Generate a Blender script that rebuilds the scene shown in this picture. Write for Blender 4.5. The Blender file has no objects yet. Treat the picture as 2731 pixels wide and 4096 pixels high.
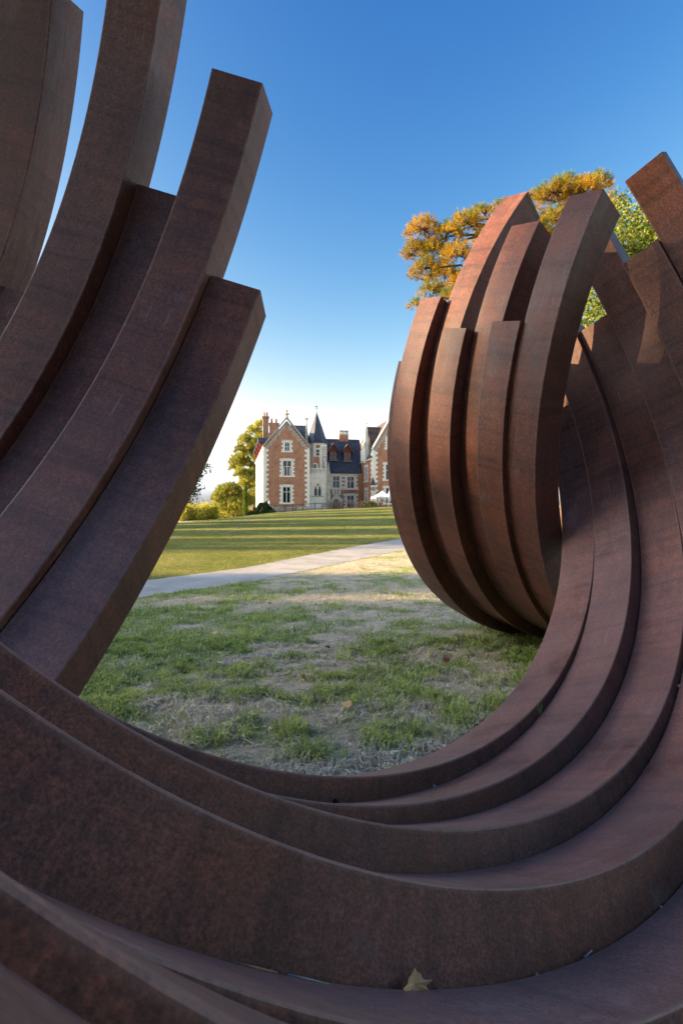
import bpy, bmesh, math, random
import numpy as np
from mathutils import Vector, Matrix

R = math.radians
sc = bpy.context.scene
# ------------------------------------------------------------------ camera, sky, sun, exposure
EYE = 1.2
SUN_EL, SUN_AZ = R(14.0), R(-95.0)          # azimuth from +Y, clockwise positive: the sun stands to the left
cam_d = bpy.data.cameras.new('camera')
cam_d.sensor_fit = 'VERTICAL'; cam_d.sensor_height = 36.0; cam_d.lens = 2150 / 4096 * 36.0
cam_d.clip_start = 0.01; cam_d.clip_end = 6000
cam_d.dof.use_dof = True; cam_d.dof.focus_distance = 7.0; cam_d.dof.aperture_fstop = 14.0
cam = bpy.data.objects.new('camera', cam_d); sc.collection.objects.link(cam)
cam.location = (0, 0, EYE); cam.rotation_euler = (R(90), 0, 0)
sc.camera = cam

world = bpy.data.worlds.new('World'); sc.world = world; world.use_nodes = True
wn = world.node_tree; wn.nodes.clear()
sky = wn.nodes.new('ShaderNodeTexSky'); sky.sky_type = 'NISHITA'; sky.sun_disc = False
sky.sun_elevation = SUN_EL; sky.sun_rotation = SUN_AZ
sky.air_density = 1.0; sky.dust_density = 1.9; sky.ozone_density = 2.5
bg = wn.nodes.new('ShaderNodeBackground'); bg.inputs['Strength'].default_value = 0.15
wo = wn.nodes.new('ShaderNodeOutputWorld')
# clear late-afternoon sky: one power curve per channel over the whole sky deepens the blue overhead and keeps the rim pale
sep = wn.nodes.new('ShaderNodeSeparateColor'); com = wn.nodes.new('ShaderNodeCombineColor'); wn.links.new(sky.outputs[0], sep.inputs[0])
def _mth(op, v, k):
    n = wn.nodes.new('ShaderNodeMath'); n.operation = op; wn.links.new(v, n.inputs[0]); n.inputs[1].default_value = k; return n.outputs[0]
cv_ = [_mth('MINIMUM', _mth('MULTIPLY', _mth('POWER', sep.outputs[c_], g_), k), top) for c_, (k, g_, top) in enumerate(((.60, 2.9, 12.0), (.43, 1.85, 12.0), (.63, 1.0, 12.0)))]
def _mm(op, a, b):
    n = wn.nodes.new('ShaderNodeMath'); n.operation = op; wn.links.new(a, n.inputs[0]); wn.links.new(b, n.inputs[1]); return n.outputs[0]
wn.links.new(_mm('MINIMUM', cv_[0], _mth('MULTIPLY', cv_[1], .97)), com.inputs[0]); wn.links.new(cv_[1], com.inputs[1])
wn.links.new(_mm('MAXIMUM', cv_[2], _mth('MULTIPLY', cv_[1], 1.04)), com.inputs[2])
wn.links.new(com.outputs[0], bg.inputs[0]); wn.links.new(bg.outputs[0], wo.inputs[0])

sun_d = bpy.data.lights.new('sun', 'SUN'); sun_d.energy = 5.0; sun_d.angle = R(0.5); sun_d.color = (1.0, 0.72, 0.40)
sun = bpy.data.objects.new('sun', sun_d); sc.collection.objects.link(sun)
to_sun = Vector((math.sin(SUN_AZ) * math.cos(SUN_EL), math.cos(SUN_AZ) * math.cos(SUN_EL), math.sin(SUN_EL)))
sun.rotation_euler = to_sun.to_track_quat('Z', 'Y').to_euler(); sun.location = to_sun * 200

sc.view_settings.view_transform = 'Standard'; sc.view_settings.look = 'None'
sc.view_settings.exposure = 1.9; sc.view_settings.gamma = 1.0; sc.view_settings.use_curve_mapping = False
sc.render.engine = 'CYCLES'; sc.cycles.use_denoising = True
sc.cycles.max_bounces = 6; sc.cycles.transparent_max_bounces = 8
sc.cycles.use_adaptive_sampling = True; sc.cycles.adaptive_threshold = 0.015
sc.cycles.sample_clamp_indirect = 6.0

# ------------------------------------------------------------------ helpers
COL = sc.collection
F = 2150.0
def at(px, py, d):                              # a point d metres ahead of where the photographer stood
    return Vector(((px - 1365.5) / F * d, d, EYE + (2048 - py) / F * d))
def link(o, parent=None):
    COL.objects.link(o)
    if parent is not None: o.parent = parent
    return o
def tag(o, label=None, cat=None, group=None, kind=None):
    if label: o['label'] = label
    if cat: o['category'] = cat
    if group: o['group'] = group
    if kind: o['kind'] = kind
    return o
def empty(name, loc=(0, 0, 0), rz=0.0, label=None, cat=None, group=None):
    o = bpy.data.objects.new(name, None); o.location = loc; o.rotation_euler = (0, 0, rz); o.empty_display_size = 0.2
    COL.objects.link(o); return tag(o, label, cat, group)
def mesh(name, verts, faces, mat=None, parent=None, smooth=False, cols=None, uvs=None, mats=None, midx=None):
    me = bpy.data.meshes.new(name); me.from_pydata([tuple(v) for v in verts], [], [tuple(f) for f in faces])
    if mat: me.materials.append(mat)
    if mats:
        for m in mats: me.materials.append(m)
        if midx is not None: me.polygons.foreach_set('material_index', np.asarray(midx, dtype=np.int32))
    if smooth: me.polygons.foreach_set('use_smooth', [True] * len(me.polygons))
    if cols is not None: put_color(me, cols)
    me.update()
    return link(bpy.data.objects.new(name, me), parent)
def put_color(me, cols):
    a = me.color_attributes.new('tint', 'FLOAT_COLOR', 'POINT')
    c = np.ones((len(me.vertices), 4), dtype=np.float32); c[:, :3] = np.asarray(cols, dtype=np.float32)
    a.data.foreach_set('color', c.ravel())
def np_mesh(name, V, tris_or_quads, n, mat, parent=None, cols=None, smooth=False):
    """fast mesh from numpy arrays; n = corners per face"""
    me = bpy.data.meshes.new(name); V = np.asarray(V, dtype=np.float32); Fc = np.asarray(tris_or_quads, dtype=np.int32)
    me.vertices.add(len(V)); me.vertices.foreach_set('co', V.ravel())
    me.loops.add(Fc.size); me.loops.foreach_set('vertex_index', Fc.ravel())
    me.polygons.add(len(Fc)); me.polygons.foreach_set('loop_start', np.arange(0, Fc.size, n, dtype=np.int32))
    me.polygons.foreach_set('loop_total', np.full(len(Fc), n, dtype=np.int32))
    if smooth: me.polygons.foreach_set('use_smooth', np.ones(len(Fc), dtype=bool))
    if mat: me.materials.append(mat)
    me.update(calc_edges=True); me.validate()
    if cols is not None: put_color(me, cols)
    return link(bpy.data.objects.new(name, me), parent)
class MB:                                        # collects simple shapes into one mesh
    def __init__(s): s.v = []; s.f = []
    def add(s, vs, fs):
        b = len(s.v); s.v += [tuple(v) for v in vs]; s.f += [tuple(b + i for i in f) for f in fs]; return s
    def box(s, x0, x1, y0, y1, z0, z1):
        return s.add([(x0,y0,z0),(x1,y0,z0),(x1,y1,z0),(x0,y1,z0),(x0,y0,z1),(x1,y0,z1),(x1,y1,z1),(x0,y1,z1)],
                     [(0,3,2,1),(4,5,6,7),(0,1,5,4),(1,2,6,5),(2,3,7,6),(3,0,4,7)])
    def bar(s, a, b, w, h=None):
        a = Vector(a); b = Vector(b); h = h or w; d = (b - a).normalized()
        up = Vector((0,0,1)) if abs(d.z) < .95 else Vector((0,1,0))
        x = d.cross(up).normalized() * w / 2; y = x.cross(d).normalized() * h / 2
        vs = [a-x-y, a+x-y, a+x+y, a-x+y, b-x-y, b+x-y, b+x+y, b-x+y]
        return s.add(vs, [(0,1,2,3),(7,6,5,4),(0,4,5,1),(1,5,6,2),(2,6,7,3),(3,7,4,0)])
    def tube(s, pts, rad, n=8, cap=True):
        pts = [Vector(p) for p in pts]; rs = rad if isinstance(rad, (list, tuple)) else [rad] * len(pts)
        b = len(s.v); ref = Vector((0.31, 0.77, 0.2))
        for i, p in enumerate(pts):
            d = (pts[min(i+1, len(pts)-1)] - pts[max(i-1, 0)]).normalized()
            x = d.cross(ref).normalized(); y = d.cross(x).normalized()
            for k in range(n):
                a = 2 * math.pi * k / n; q = p + (x * math.cos(a) + y * math.sin(a)) * rs[i]; s.v.append(tuple(q))
        for i in range(len(pts) - 1):
            for k in range(n):
                s.f.append((b+i*n+k, b+i*n+(k+1)%n, b+(i+1)*n+(k+1)%n, b+(i+1)*n+k))
        if cap:
            s.f.append(tuple(b + k for k in reversed(range(n)))); s.f.append(tuple(b + (len(pts)-1)*n + k for k in range(n)))
        return s
    def lathe(s, cx, cy, prof, n=12, ph=0.0):
        b = len(s.v)
        for r, z in prof:
            for k in range(n):
                a = ph + 2 * math.pi * k / n; s.v.append((cx + r * math.cos(a), cy + r * math.sin(a), z))
        for i in range(len(prof) - 1):
            for k in range(n): s.f.append((b+i*n+k, b+i*n+(k+1)%n, b+(i+1)*n+(k+1)%n, b+(i+1)*n+k))
        s.f.append(tuple(b + k for k in reversed(range(n)))); s.f.append(tuple(b + (len(prof)-1)*n + k for k in range(n)))
        return s
    def prism_y(s, poly, y0, y1):                # polygon in the x-z plane, extruded along y
        n = len(poly); vs = [(x, y0, z) for x, z in poly] + [(x, y1, z) for x, z in poly]
        fs = [tuple(range(n)), tuple(range(2*n-1, n-1, -1))] + [(i, i+n, (i+1)%n+n, (i+1)%n) for i in range(n)]
        return s.add(vs, fs)
    def prism_x(s, poly, x0, x1):                # polygon in the y-z plane, extruded along x
        n = len(poly); vs = [(x0, y, z) for y, z in poly] + [(x1, y, z) for y, z in poly]
        fs = [tuple(range(n)), tuple(range(2*n-1, n-1, -1))] + [(i, i+n, (i+1)%n+n, (i+1)%n) for i in range(n)]
        return s.add(vs, fs)
    def build(s, name, mat, parent=None, smooth=False):
        o = mesh(name, s.v, s.f, mat, parent, smooth)
        bm = bmesh.new(); bm.from_mesh(o.data); bmesh.ops.recalc_face_normals(bm, faces=bm.faces); bm.to_mesh(o.data); bm.free()
        return o

# ------------------------------------------------------------------ materials
def new_mat(name):
    m = bpy.data.materials.new(name); m.use_nodes = True; nt = m.node_tree; nt.nodes.clear()
    out = nt.nodes.new('ShaderNodeOutputMaterial'); b = nt.nodes.new('ShaderNodeBsdfPrincipled')
    nt.links.new(b.outputs[0], out.inputs[0]); return m, nt, b, out
def N(nt, t, **kw):
    n = nt.nodes.new(t)
    for k, v in kw.items():
        if k in n.inputs: n.inputs[k].default_value = v
        else: setattr(n, k, v)
    return n
def ramp(nt, fac, stops):
    r = nt.nodes.new('ShaderNodeValToRGB'); e = r.color_ramp.elements
    while len(e) < len(stops): e.new(0.5)
    for i, (p, c) in enumerate(stops): e[i].position = p; e[i].color = (*c, 1)
    nt.links.new(fac, r.inputs[0]); return r.outputs[0]
def mixc(nt, fac, a, b, mode='MIX'):
    m = nt.nodes.new('ShaderNodeMix'); m.data_type = 'RGBA'; m.blend_type = mode
    for sock, v in ((m.inputs[0], fac), (m.inputs[6], a), (m.inputs[7], b)):
        if hasattr(v, 'is_output'): nt.links.new(v, sock)
        elif isinstance(v, (int, float)): sock.default_value = v
        else: sock.default_value = (*v, 1)
    return m.outputs[2]
def noise_mat(name, stops, scale=6.0, detail=6.0, rough=0.8, bump=0.0, bscale=40.0, bdist=0.01, coord='Object', spec=0.3, stretch=None):
    m, nt, b, out = new_mat(name)
    tc = nt.nodes.new('ShaderNodeTexCoord'); src = tc.outputs[coord]
    if stretch:
        mp = nt.nodes.new('ShaderNodeMapping'); mp.inputs['Scale'].default_value = stretch; nt.links.new(src, mp.inputs[0]); src = mp.outputs[0]
    n = N(nt, 'ShaderNodeTexNoise', Scale=scale, Detail=detail, Roughness=0.62); nt.links.new(src, n.inputs['Vector'])
    c = ramp(nt, n.outputs[0], stops); nt.links.new(c, b.inputs['Base Color'])
    b.inputs['Roughness'].default_value = rough; b.inputs['Specular IOR Level'].default_value = spec
    if bump:
        n2 = N(nt, 'ShaderNodeTexNoise', Scale=bscale, Detail=4.0); nt.links.new(src, n2.inputs['Vector'])
        bp = N(nt, 'ShaderNodeBump', Strength=bump, Distance=bdist); nt.links.new(n2.outputs[0], bp.inputs['Height']); nt.links.new(bp.outputs[0], b.inputs['Normal'])
    return m
M = {}
M['stone'] = noise_mat('pale_tuffeau_stone', [(.3,(.66,.61,.52)),(.5,(.82,.78,.69)),(.75,(.87,.84,.76))], 1.3, 8, .9, .2, 12, .02)
M['stone_old'] = noise_mat('weathered_stone', [(.3,(.20,.18,.15)),(.5,(.42,.38,.31)),(.75,(.60,.55,.46))], 2.2, 8, .95, .3, 9, .03)
M['slate'] = noise_mat('slate', [(.3,(.030,.036,.052)),(.55,(.055,.063,.085)),(.8,(.10,.11,.135))], 1.6, 9, .55, .5, 5, .04, spec=.4)
M['brown_tile'] = noise_mat('brown_roof_tiles', [(.3,(.045,.035,.033)),(.55,(.085,.067,.06)),(.8,(.14,.11,.10))], 2.5, 9, .8, .5, 5, .04)
M['lead'] = noise_mat('lead_flashing', [(.3,(.25,.26,.29)),(.7,(.42,.43,.46))], 2, 4, .6)
M['white_paint'] = noise_mat('white_painted_wood', [(.3,(.62,.62,.60)),(.7,(.80,.79,.76))], 3, 3, .6)
M['shutter'] = noise_mat('pale_blue_grey_paint', [(.3,(.55,.58,.60)),(.7,(.70,.72,.73))], 3, 3, .6)
M['red_wood'] = noise_mat('red_brown_painted_wood', [(.3,(.16,.045,.025)),(.7,(.26,.08,.045))], 4, 4, .6)
M['oxide'] = noise_mat('red_oxide_paint', [(.3,(.28,.035,.02)),(.7,(.40,.06,.03))], 4, 4, .6)
M['door_wood'] = noise_mat('oak_door', [(.3,(.20,.09,.03)),(.7,(.36,.18,.06))], 3, 5, .6, stretch=(6,1,1))
M['fence_wood'] = noise_mat('weathered_brown_wood', [(.3,(.085,.06,.05)),(.7,(.20,.15,.125))], 4, 5, .85)
M['terracotta'] = noise_mat('terracotta', [(.3,(.42,.16,.06)),(.7,(.58,.25,.10))], 5, 4, .8)
M['iron'] = noise_mat('dark_iron', [(.3,(.02,.02,.022)),(.7,(.05,.05,.055))], 5, 4, .6)
M['canvas'] = noise_mat('white_canvas', [(.3,(.74,.74,.76)),(.7,(.84,.84,.84))], 2, 3, .8)
M['bark'] = noise_mat('bark', [(.3,(.05,.035,.025)),(.6,(.12,.085,.06)),(.8,(.20,.15,.11))], 7, 8, .95, .8, 10, .05, stretch=(1,1,.25))
M['pine_bark'] = noise_mat('pine_bark', [(.3,(.07,.04,.028)),(.6,(.17,.09,.055)),(.8,(.28,.16,.10))], 7, 8, .95, .8, 10, .05, stretch=(1,1,.3))
M['dry_leaf'] = noise_mat('dry_plane_leaf', [(.3,(.74,.40,.15)),(.7,(.92,.62,.31))], 40, 5, .75)
M['red_leaf'] = noise_mat('red_brown_leaf', [(.3,(.16,.05,.03)),(.7,(.28,.10,.05))], 40, 5, .75)
M['pale_bit'] = noise_mat('bleached_wood', [(.3,(.26,.24,.22)),(.7,(.44,.41,.38))], 60, 4, .8)
M['brown_bit'] = noise_mat('dry_twig_bark', [(.3,(.20,.13,.07)),(.7,(.38,.27,.15))], 60, 4, .8)
M['dark_bit'] = noise_mat('black_grub', [(.3,(.006,.005,.005)),(.7,(.015,.012,.012))], 60, 4, .7)
M['skin'] = noise_mat('skin', [(.3,(.45,.26,.19)),(.7,(.55,.33,.25))], 6, 3, .6)
M['pale_cloth'] = noise_mat('cream_cloth', [(.3,(.55,.52,.46)),(.7,(.68,.65,.58))], 8, 3, .9)
M['blue_cloth'] = noise_mat('blue_cloth', [(.3,(.10,.14,.24)),(.7,(.16,.21,.34))], 8, 3, .9)
M['hair'] = noise_mat('dark_hair', [(.3,(.03,.02,.015)),(.7,(.07,.05,.035))], 20, 3, .7)
M['green_blade'] = noise_mat('fresh_grass_blade', [(.3,(.12,.25,.04)),(.7,(.22,.38,.08))], 60, 2, .6)
M['purple_cloth'] = noise_mat('dark_purple_cloth', [(.3,(.04,.03,.07)),(.7,(.07,.05,.11))], 6, 3, .9)

def glass_mat():
    m, nt, b, out = new_mat('window_glass')
    b.inputs['Base Color'].default_value = (.018, .020, .022, 1); b.inputs['Roughness'].default_value = .06
    b.inputs['Specular IOR Level'].default_value = .5
    tc = nt.nodes.new('ShaderNodeTexCoord'); n = N(nt, 'ShaderNodeTexNoise', Scale=1.2, Detail=2.0); nt.links.new(tc.outputs['Object'], n.inputs['Vector'])
    bp = N(nt, 'ShaderNodeBump', Strength=.15, Distance=.05); nt.links.new(n.outputs[0], bp.inputs['Height']); nt.links.new(bp.outputs[0], b.inputs['Normal'])
    return m
M['glass'] = glass_mat()
def brick_mat(name, c1, c2, mortar):
    m, nt, b, out = new_mat(name)
    tc = nt.nodes.new('ShaderNodeTexCoord'); geo = nt.nodes.new('ShaderNodeSeparateXYZ'); nt.links.new(tc.outputs['Object'], geo.inputs[0])
    ad = N(nt, 'ShaderNodeMath', operation='ADD'); nt.links.new(geo.outputs[0], ad.inputs[0]); nt.links.new(geo.outputs[1], ad.inputs[1])
    cb = nt.nodes.new('ShaderNodeCombineXYZ'); nt.links.new(ad.outputs[0], cb.inputs[0]); nt.links.new(geo.outputs[2], cb.inputs[1])
    br = nt.nodes.new('ShaderNodeTexBrick'); nt.links.new(cb.outputs[0], br.inputs['Vector'])
    br.inputs['Scale'].default_value = 1.0; br.inputs['Brick Width'].default_value = .24; br.inputs['Row Height'].default_value = .075; br.inputs['Mortar Size'].default_value = .008
    br.inputs['Color1'].default_value = (*c1, 1); br.inputs['Color2'].default_value = (*c2, 1); br.inputs['Mortar'].default_value = (*mortar, 1)
    n = N(nt, 'ShaderNodeTexNoise', Scale=.7, Detail=9.0, Roughness=.7); nt.links.new(tc.outputs['Object'], n.inputs['Vector'])
    v = ramp(nt, n.outputs[0], [(.28,(.55,.55,.57)),(.5,(1,1,1)),(.72,(1.25,1.2,1.15))])
    n2 = N(nt, 'ShaderNodeTexNoise', Scale=4.0, Detail=4.0, Roughness=.8); nt.links.new(tc.outputs['Object'], n2.inputs['Vector'])
    v2 = ramp(nt, n2.outputs[0], [(.3,(.6,.6,.6)),(.7,(1.35,1.3,1.25))])
    c = mixc(nt, 1.0, br.outputs[0], v, 'MULTIPLY'); c = mixc(nt, .8, c, v2, 'MULTIPLY')
    nt.links.new(c, b.inputs['Base Color']); b.inputs['Roughness'].default_value = .9
    return m
M['brick'] = brick_mat('old_red_brick', (.38,.135,.065), (.48,.195,.095), (.46,.36,.27))
M['brick_dark'] = brick_mat('dull_brown_brick', (.30,.15,.09), (.38,.20,.12), (.36,.29,.22))

def corten():
    m, nt, b, out = new_mat('weathering_steel')
    uv = nt.nodes.new('ShaderNodeUVMap'); uv.uv_map = 'run'
    info = nt.nodes.new('ShaderNodeObjectInfo')
    cb = nt.nodes.new('ShaderNodeCombineXYZ'); sp = nt.nodes.new('ShaderNodeSeparateXYZ'); nt.links.new(uv.outputs[0], sp.inputs[0])
    mu = N(nt, 'ShaderNodeMath', operation='MULTIPLY'); mu.inputs[1].default_value = 37.0; nt.links.new(info.outputs['Random'], mu.inputs[0])
    nt.links.new(sp.outputs[0], cb.inputs[0]); nt.links.new(sp.outputs[1], cb.inputs[1]); nt.links.new(mu.outputs[0], cb.inputs[2])
    v = cb.outputs[0]
    big = N(nt, 'ShaderNodeTexNoise', Scale=2.2, Detail=7.0, Roughness=.6); nt.links.new(v, big.inputs['Vector'])
    mp = nt.nodes.new('ShaderNodeMapping'); mp.inputs['Scale'].default_value = (1.0, 3.2, 1.0); nt.links.new(v, mp.inputs[0])
    streak = N(nt, 'ShaderNodeTexNoise', Scale=9.0, Detail=7.0, Roughness=.68); nt.links.new(mp.outputs[0], streak.inputs['Vector'])
    fine = N(nt, 'ShaderNodeTexNoise', Scale=170.0, Detail=3.0, Roughness=.75); nt.links.new(v, fine.inputs['Vector'])
    pit = N(nt, 'ShaderNodeTexNoise', Scale=62.0, Detail=4.0, Roughness=.7); nt.links.new(v, pit.inputs['Vector'])
    base = ramp(nt, big.outputs[0], [(.24,(.052,.018,.011)),(.42,(.094,.032,.020)),(.60,(.138,.046,.027)),(.78,(.138,.060,.045))])
    hue = N(nt, 'ShaderNodeTexNoise', Scale=.9, Detail=5.0, Roughness=.6); nt.links.new(v, hue.inputs['Vector'])
    base = mixc(nt, ramp(nt, hue.outputs[0], [(.45,(0,0,0)),(.68,(.75,.75,.75))]), base, (.116,.055,.048))          # older purple-brown patina
    base = mixc(nt, ramp(nt, hue.outputs[0], [(.28,(.6,.6,.6)),(.42,(0,0,0))]), base, (.180,.055,.022))             # fresher orange rust
    c = mixc(nt, .55, base, ramp(nt, streak.outputs[0], [(.28,(.45,.43,.43)),(.5,(1,1,1)),(.72,(1.55,1.45,1.38))]), 'MULTIPLY')
    c = mixc(nt, 1.0, c, ramp(nt, fine.outputs[0], [(.30,(.42,.40,.38)),(.5,(1,1,1)),(.70,(1.8,1.72,1.65))]), 'MULTIPLY')
    c = mixc(nt, .6, c, ramp(nt, pit.outputs[0], [(.32,(.50,.47,.45)),(.5,(1,1,1)),(.68,(1.55,1.48,1.42))]), 'MULTIPLY')
    runm = nt.nodes.new('ShaderNodeMapping'); runm.inputs['Scale'].default_value = (14.0, .9, 1.0); nt.links.new(v, runm.inputs[0])
    run = N(nt, 'ShaderNodeTexNoise', Scale=1.6, Detail=6.0, Roughness=.6); nt.links.new(runm.outputs[0], run.inputs['Vector'])
    c = mixc(nt, .75, c, ramp(nt, run.outputs[0], [(.34,(.55,.52,.52)),(.48,(1,1,1)),(.66,(1.22,1.14,1.08))]), 'MULTIPLY')   # water runs across the bars
    sc1 = N(nt, 'ShaderNodeTexNoise', Scale=4.0, Detail=9.0, Roughness=.74); nt.links.new(v, sc1.inputs['Vector'])
    scm = ramp(nt, sc1.outputs[0], [(.60,(0,0,0)),(.74,(.5,.5,.5))])
    c = mixc(nt, scm, c, (.22,.165,.145))                                                            # pale lime scuffs
    vm = nt.nodes.new('ShaderNodeMapping'); vm.inputs['Rotation'].default_value = (0, 0, .7); vm.inputs['Scale'].default_value = (2.2, 34.0, 1.0); nt.links.new(v, vm.inputs[0])
    scr = N(nt, 'ShaderNodeTexNoise', Scale=1.5, Detail=2.0, Roughness=.5); nt.links.new(vm.outputs[0], scr.inputs['Vector'])
    c = mixc(nt, ramp(nt, scr.outputs[0], [(.735,(0,0,0)),(.76,(.45,.45,.45))]), c, (.24,.18,.16))                    # scratches
    # sky light painted into up-facing faces as a paler tint, with dust and dark water stains
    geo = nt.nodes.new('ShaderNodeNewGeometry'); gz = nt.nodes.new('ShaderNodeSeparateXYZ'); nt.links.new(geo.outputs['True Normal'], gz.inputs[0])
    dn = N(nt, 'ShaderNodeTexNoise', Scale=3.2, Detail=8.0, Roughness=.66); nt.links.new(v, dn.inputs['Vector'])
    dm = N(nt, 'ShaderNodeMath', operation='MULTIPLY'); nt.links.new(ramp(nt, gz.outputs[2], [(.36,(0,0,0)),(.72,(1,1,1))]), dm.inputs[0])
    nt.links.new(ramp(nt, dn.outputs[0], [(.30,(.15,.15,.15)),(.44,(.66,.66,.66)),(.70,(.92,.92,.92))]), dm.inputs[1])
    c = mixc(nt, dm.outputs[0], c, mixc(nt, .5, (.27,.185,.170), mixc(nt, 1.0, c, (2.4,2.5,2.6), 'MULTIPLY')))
    wear = nt.nodes.new('ShaderNodeAttribute'); wear.attribute_name = 'tint'
    wn2 = N(nt, 'ShaderNodeTexNoise', Scale=26.0, Detail=5.0, Roughness=.7); nt.links.new(v, wn2.inputs['Vector'])
    wm = N(nt, 'ShaderNodeMath', operation='MULTIPLY'); nt.links.new(wear.outputs['Fac'], wm.inputs[0]); nt.links.new(ramp(nt, wn2.outputs[0], [(.35,(.12,.12,.12)),(.65,(.8,.8,.8))]), wm.inputs[1])
    c = mixc(nt, wm.outputs[0], c, (.26,.15,.11))                                                    # rubbed edges
    nt.links.new(c, b.inputs['Base Color'])
    rr = ramp(nt, streak.outputs[0], [(.3,(.46,.46,.46)),(.7,(.66,.66,.66))]); nt.links.new(rr, b.inputs['Roughness'])
    b.inputs['Specular IOR Level'].default_value = .45
    ad = N(nt, 'ShaderNodeMath', operation='ADD'); nt.links.new(fine.outputs[0], ad.inputs[0]); nt.links.new(pit.outputs[0], ad.inputs[1])
    bp = N(nt, 'ShaderNodeBump', Strength=.35, Distance=.0014); nt.links.new(ad.outputs[0], bp.inputs['Height'])
    bp2 = N(nt, 'ShaderNodeBump', Strength=.06, Distance=.010); nt.links.new(streak.outputs[0], bp2.inputs['Height']); nt.links.new(bp.outputs[0], bp2.inputs['Normal'])
    nt.links.new(bp2.outputs[0], b.inputs['Normal'])
    return m
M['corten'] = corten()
def tint_mat(name, transl=.35, rough=.6, spec=.25):
    m, nt, b, out = new_mat(name)
    a = nt.nodes.new('ShaderNodeAttribute'); a.attribute_name = 'tint'
    nt.links.new(a.outputs['Color'], b.inputs['Base Color']); b.inputs['Roughness'].default_value = rough; b.inputs['Specular IOR Level'].default_value = spec
    t = nt.nodes.new('ShaderNodeBsdfTranslucent'); nt.links.new(a.outputs['Color'], t.inputs[0])
    mx = nt.nodes.new('ShaderNodeMixShader'); mx.inputs[0].default_value = transl
    nt.links.new(b.outputs[0], mx.inputs[1]); nt.links.new(t.outputs[0], mx.inputs[2]); nt.links.new(mx.outputs[0], out.inputs[0])
    return m
M['leaf'] = tint_mat('leaf', .4); M['needle'] = tint_mat('needle', .42); M['blade'] = tint_mat('grass_blade', .3, .7, .15)

# ------------------------------------------------------------------ terrain
def _ss(t): t = np.clip(t, 0, 1); return t * t * (3 - 2 * t)
def _h2(ix, iy, s):
    h = (ix.astype(np.int64) * 374761393 + iy.astype(np.int64) * 668265263 + s * 974634777) & 0xffffffff
    h = ((h ^ (h >> 13)) * 1274126177) & 0xffffffff
    return ((h ^ (h >> 16)) & 0xffff) / 65535.0
def vnoise(x, y, s=0):
    x = np.asarray(x, float); y = np.asarray(y, float); ix = np.floor(x); iy = np.floor(y); fx = _ss(x - ix); fy = _ss(y - iy)
    a = _h2(ix, iy, s); b = _h2(ix + 1, iy, s); c = _h2(ix, iy + 1, s); d = _h2(ix + 1, iy + 1, s)
    return (a * (1 - fx) + b * fx) * (1 - fy) + (c * (1 - fx) + d * fx) * fy
def fbm(x, y, s=0, o=4):
    r = 0; a = .5; t = 0
    for i in range(o):
        r = r + a * vnoise(x * 2 ** i + 17.3 * i, y * 2 ** i - 9.1 * i, s + i); t += a; a *= .55
    return r / t
def ground_z(x, y):
    x = np.asarray(x, float); y = np.asarray(y, float)
    near = 0.09 - 0.13 * _ss((y - 2.6) / 2.4)
    top = np.interp(x, [-80, -25, -13, -5.4, 3.2, 8.4, 40, 90], [-3.0, -1.0, .95, 1.5, 1.85, 2.05, 2.5, 3.0])
    t = np.clip((y - 13) / 78.0, 0, 1); t = t * t * (1.6 - .6 * t)
    z = near + (top - near) * t
    return z + 0.03 * (fbm(x * .35, y * .35, 3) - .5) * np.clip((y - 3) / 6, 0, 1) + .012 * (fbm(x * 2.2, y * 2.2, 5) - .5)
NEAR_EDGE = [(-9.0,-1.5),(-6.2,2.2),(-4.6,4.6),(-3.29,6.64),(-2.93,7.7),(-2.66,8.11),(-2.24,8.7),(-1.9,9.07),(-1.63,9.59),(-1.08,10.67),(0.15,13.37),(2.03,17.45),(4.2,22.0),(8.0,29.0),(14.0,38.0),(22,48),(34,60)]
FAR_EDGE = [(-11.2,0.5),(-7.6,4.0),(-5.8,6.2),(-4.16,8.4),(-3.49,9.75),(-3.16,10.37),(-2.6,11.11),(-2.06,12.14),(-1.65,13.3),(-1.02,15.19),(0.2,18.3),(1.45,21.24),(3.2,25.0),(6.2,30.6),(11.6,39.4),(19.2,50),(31,62.5)]
def _edge_x(E, y):
    ys = [p[1] for p in E]; xs = [p[0] for p in E]; return np.interp(y, ys, xs)
def path_side(x, y):                            # <0 near lawn (right of the path), 0..1 on the path, >1 far lawn
    n = _edge_x(NEAR_EDGE, y) + .05 * (fbm(x * 3, y * 3, 71) - .5) * 2; f = _edge_x(FAR_EDGE, y)
    return (n - x) / np.maximum(n - f, .2)
def dryness(x, y):
    d = (fbm(x * 1.05 + 4, y * .95, 21, 4) - .5) * 2.6 + (fbm(x * 4.5, y * 4.5, 31, 3) - .5) * 1.9 + .38
    side = path_side(x, y)
    d = d + .34 * _ss((y - 5.6) / 3.0) * _ss((x + 1.9) / 1.6) * (side < .5) - .12 * _ss((-x - .4) / 2) * (y < 7)
    d = np.where(side > .5, .30 + 1.3 * (fbm(x * .45, y * .22, 41) - .5) + .9 * (fbm(x * 1.9, y * .9, 47) - .5), d)
    return np.clip(d, 0, 1)
def spaced(segs):
    out = [segs[0][0]]
    for a, b, s in segs: out += list(np.linspace(a, b, max(2, int(round((b - a) / s)) + 1))[1:])
    return np.array(out)
gx = spaced([(-900,-200,140),(-200,-60,20),(-60,-16,2.5),(-16,-4.5,.4),(-4.5,4.5,.07),(4.5,16,.4),(16,60,2.5),(60,200,20),(200,900,140)])
gy = spaced([(-250,-40,35),(-40,-6,3),(-6,1.6,.4),(1.6,10,.07),(10,22,.22),(22,50,.8),(50,130,2.5),(130,300,17),(300,1800,250)])
GX, GY = np.meshgrid(gx, gy); GZ = ground_z(GX, GY)
nx, ny = len(gx), len(gy); idx = np.arange(nx * ny).reshape(ny, nx)
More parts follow.
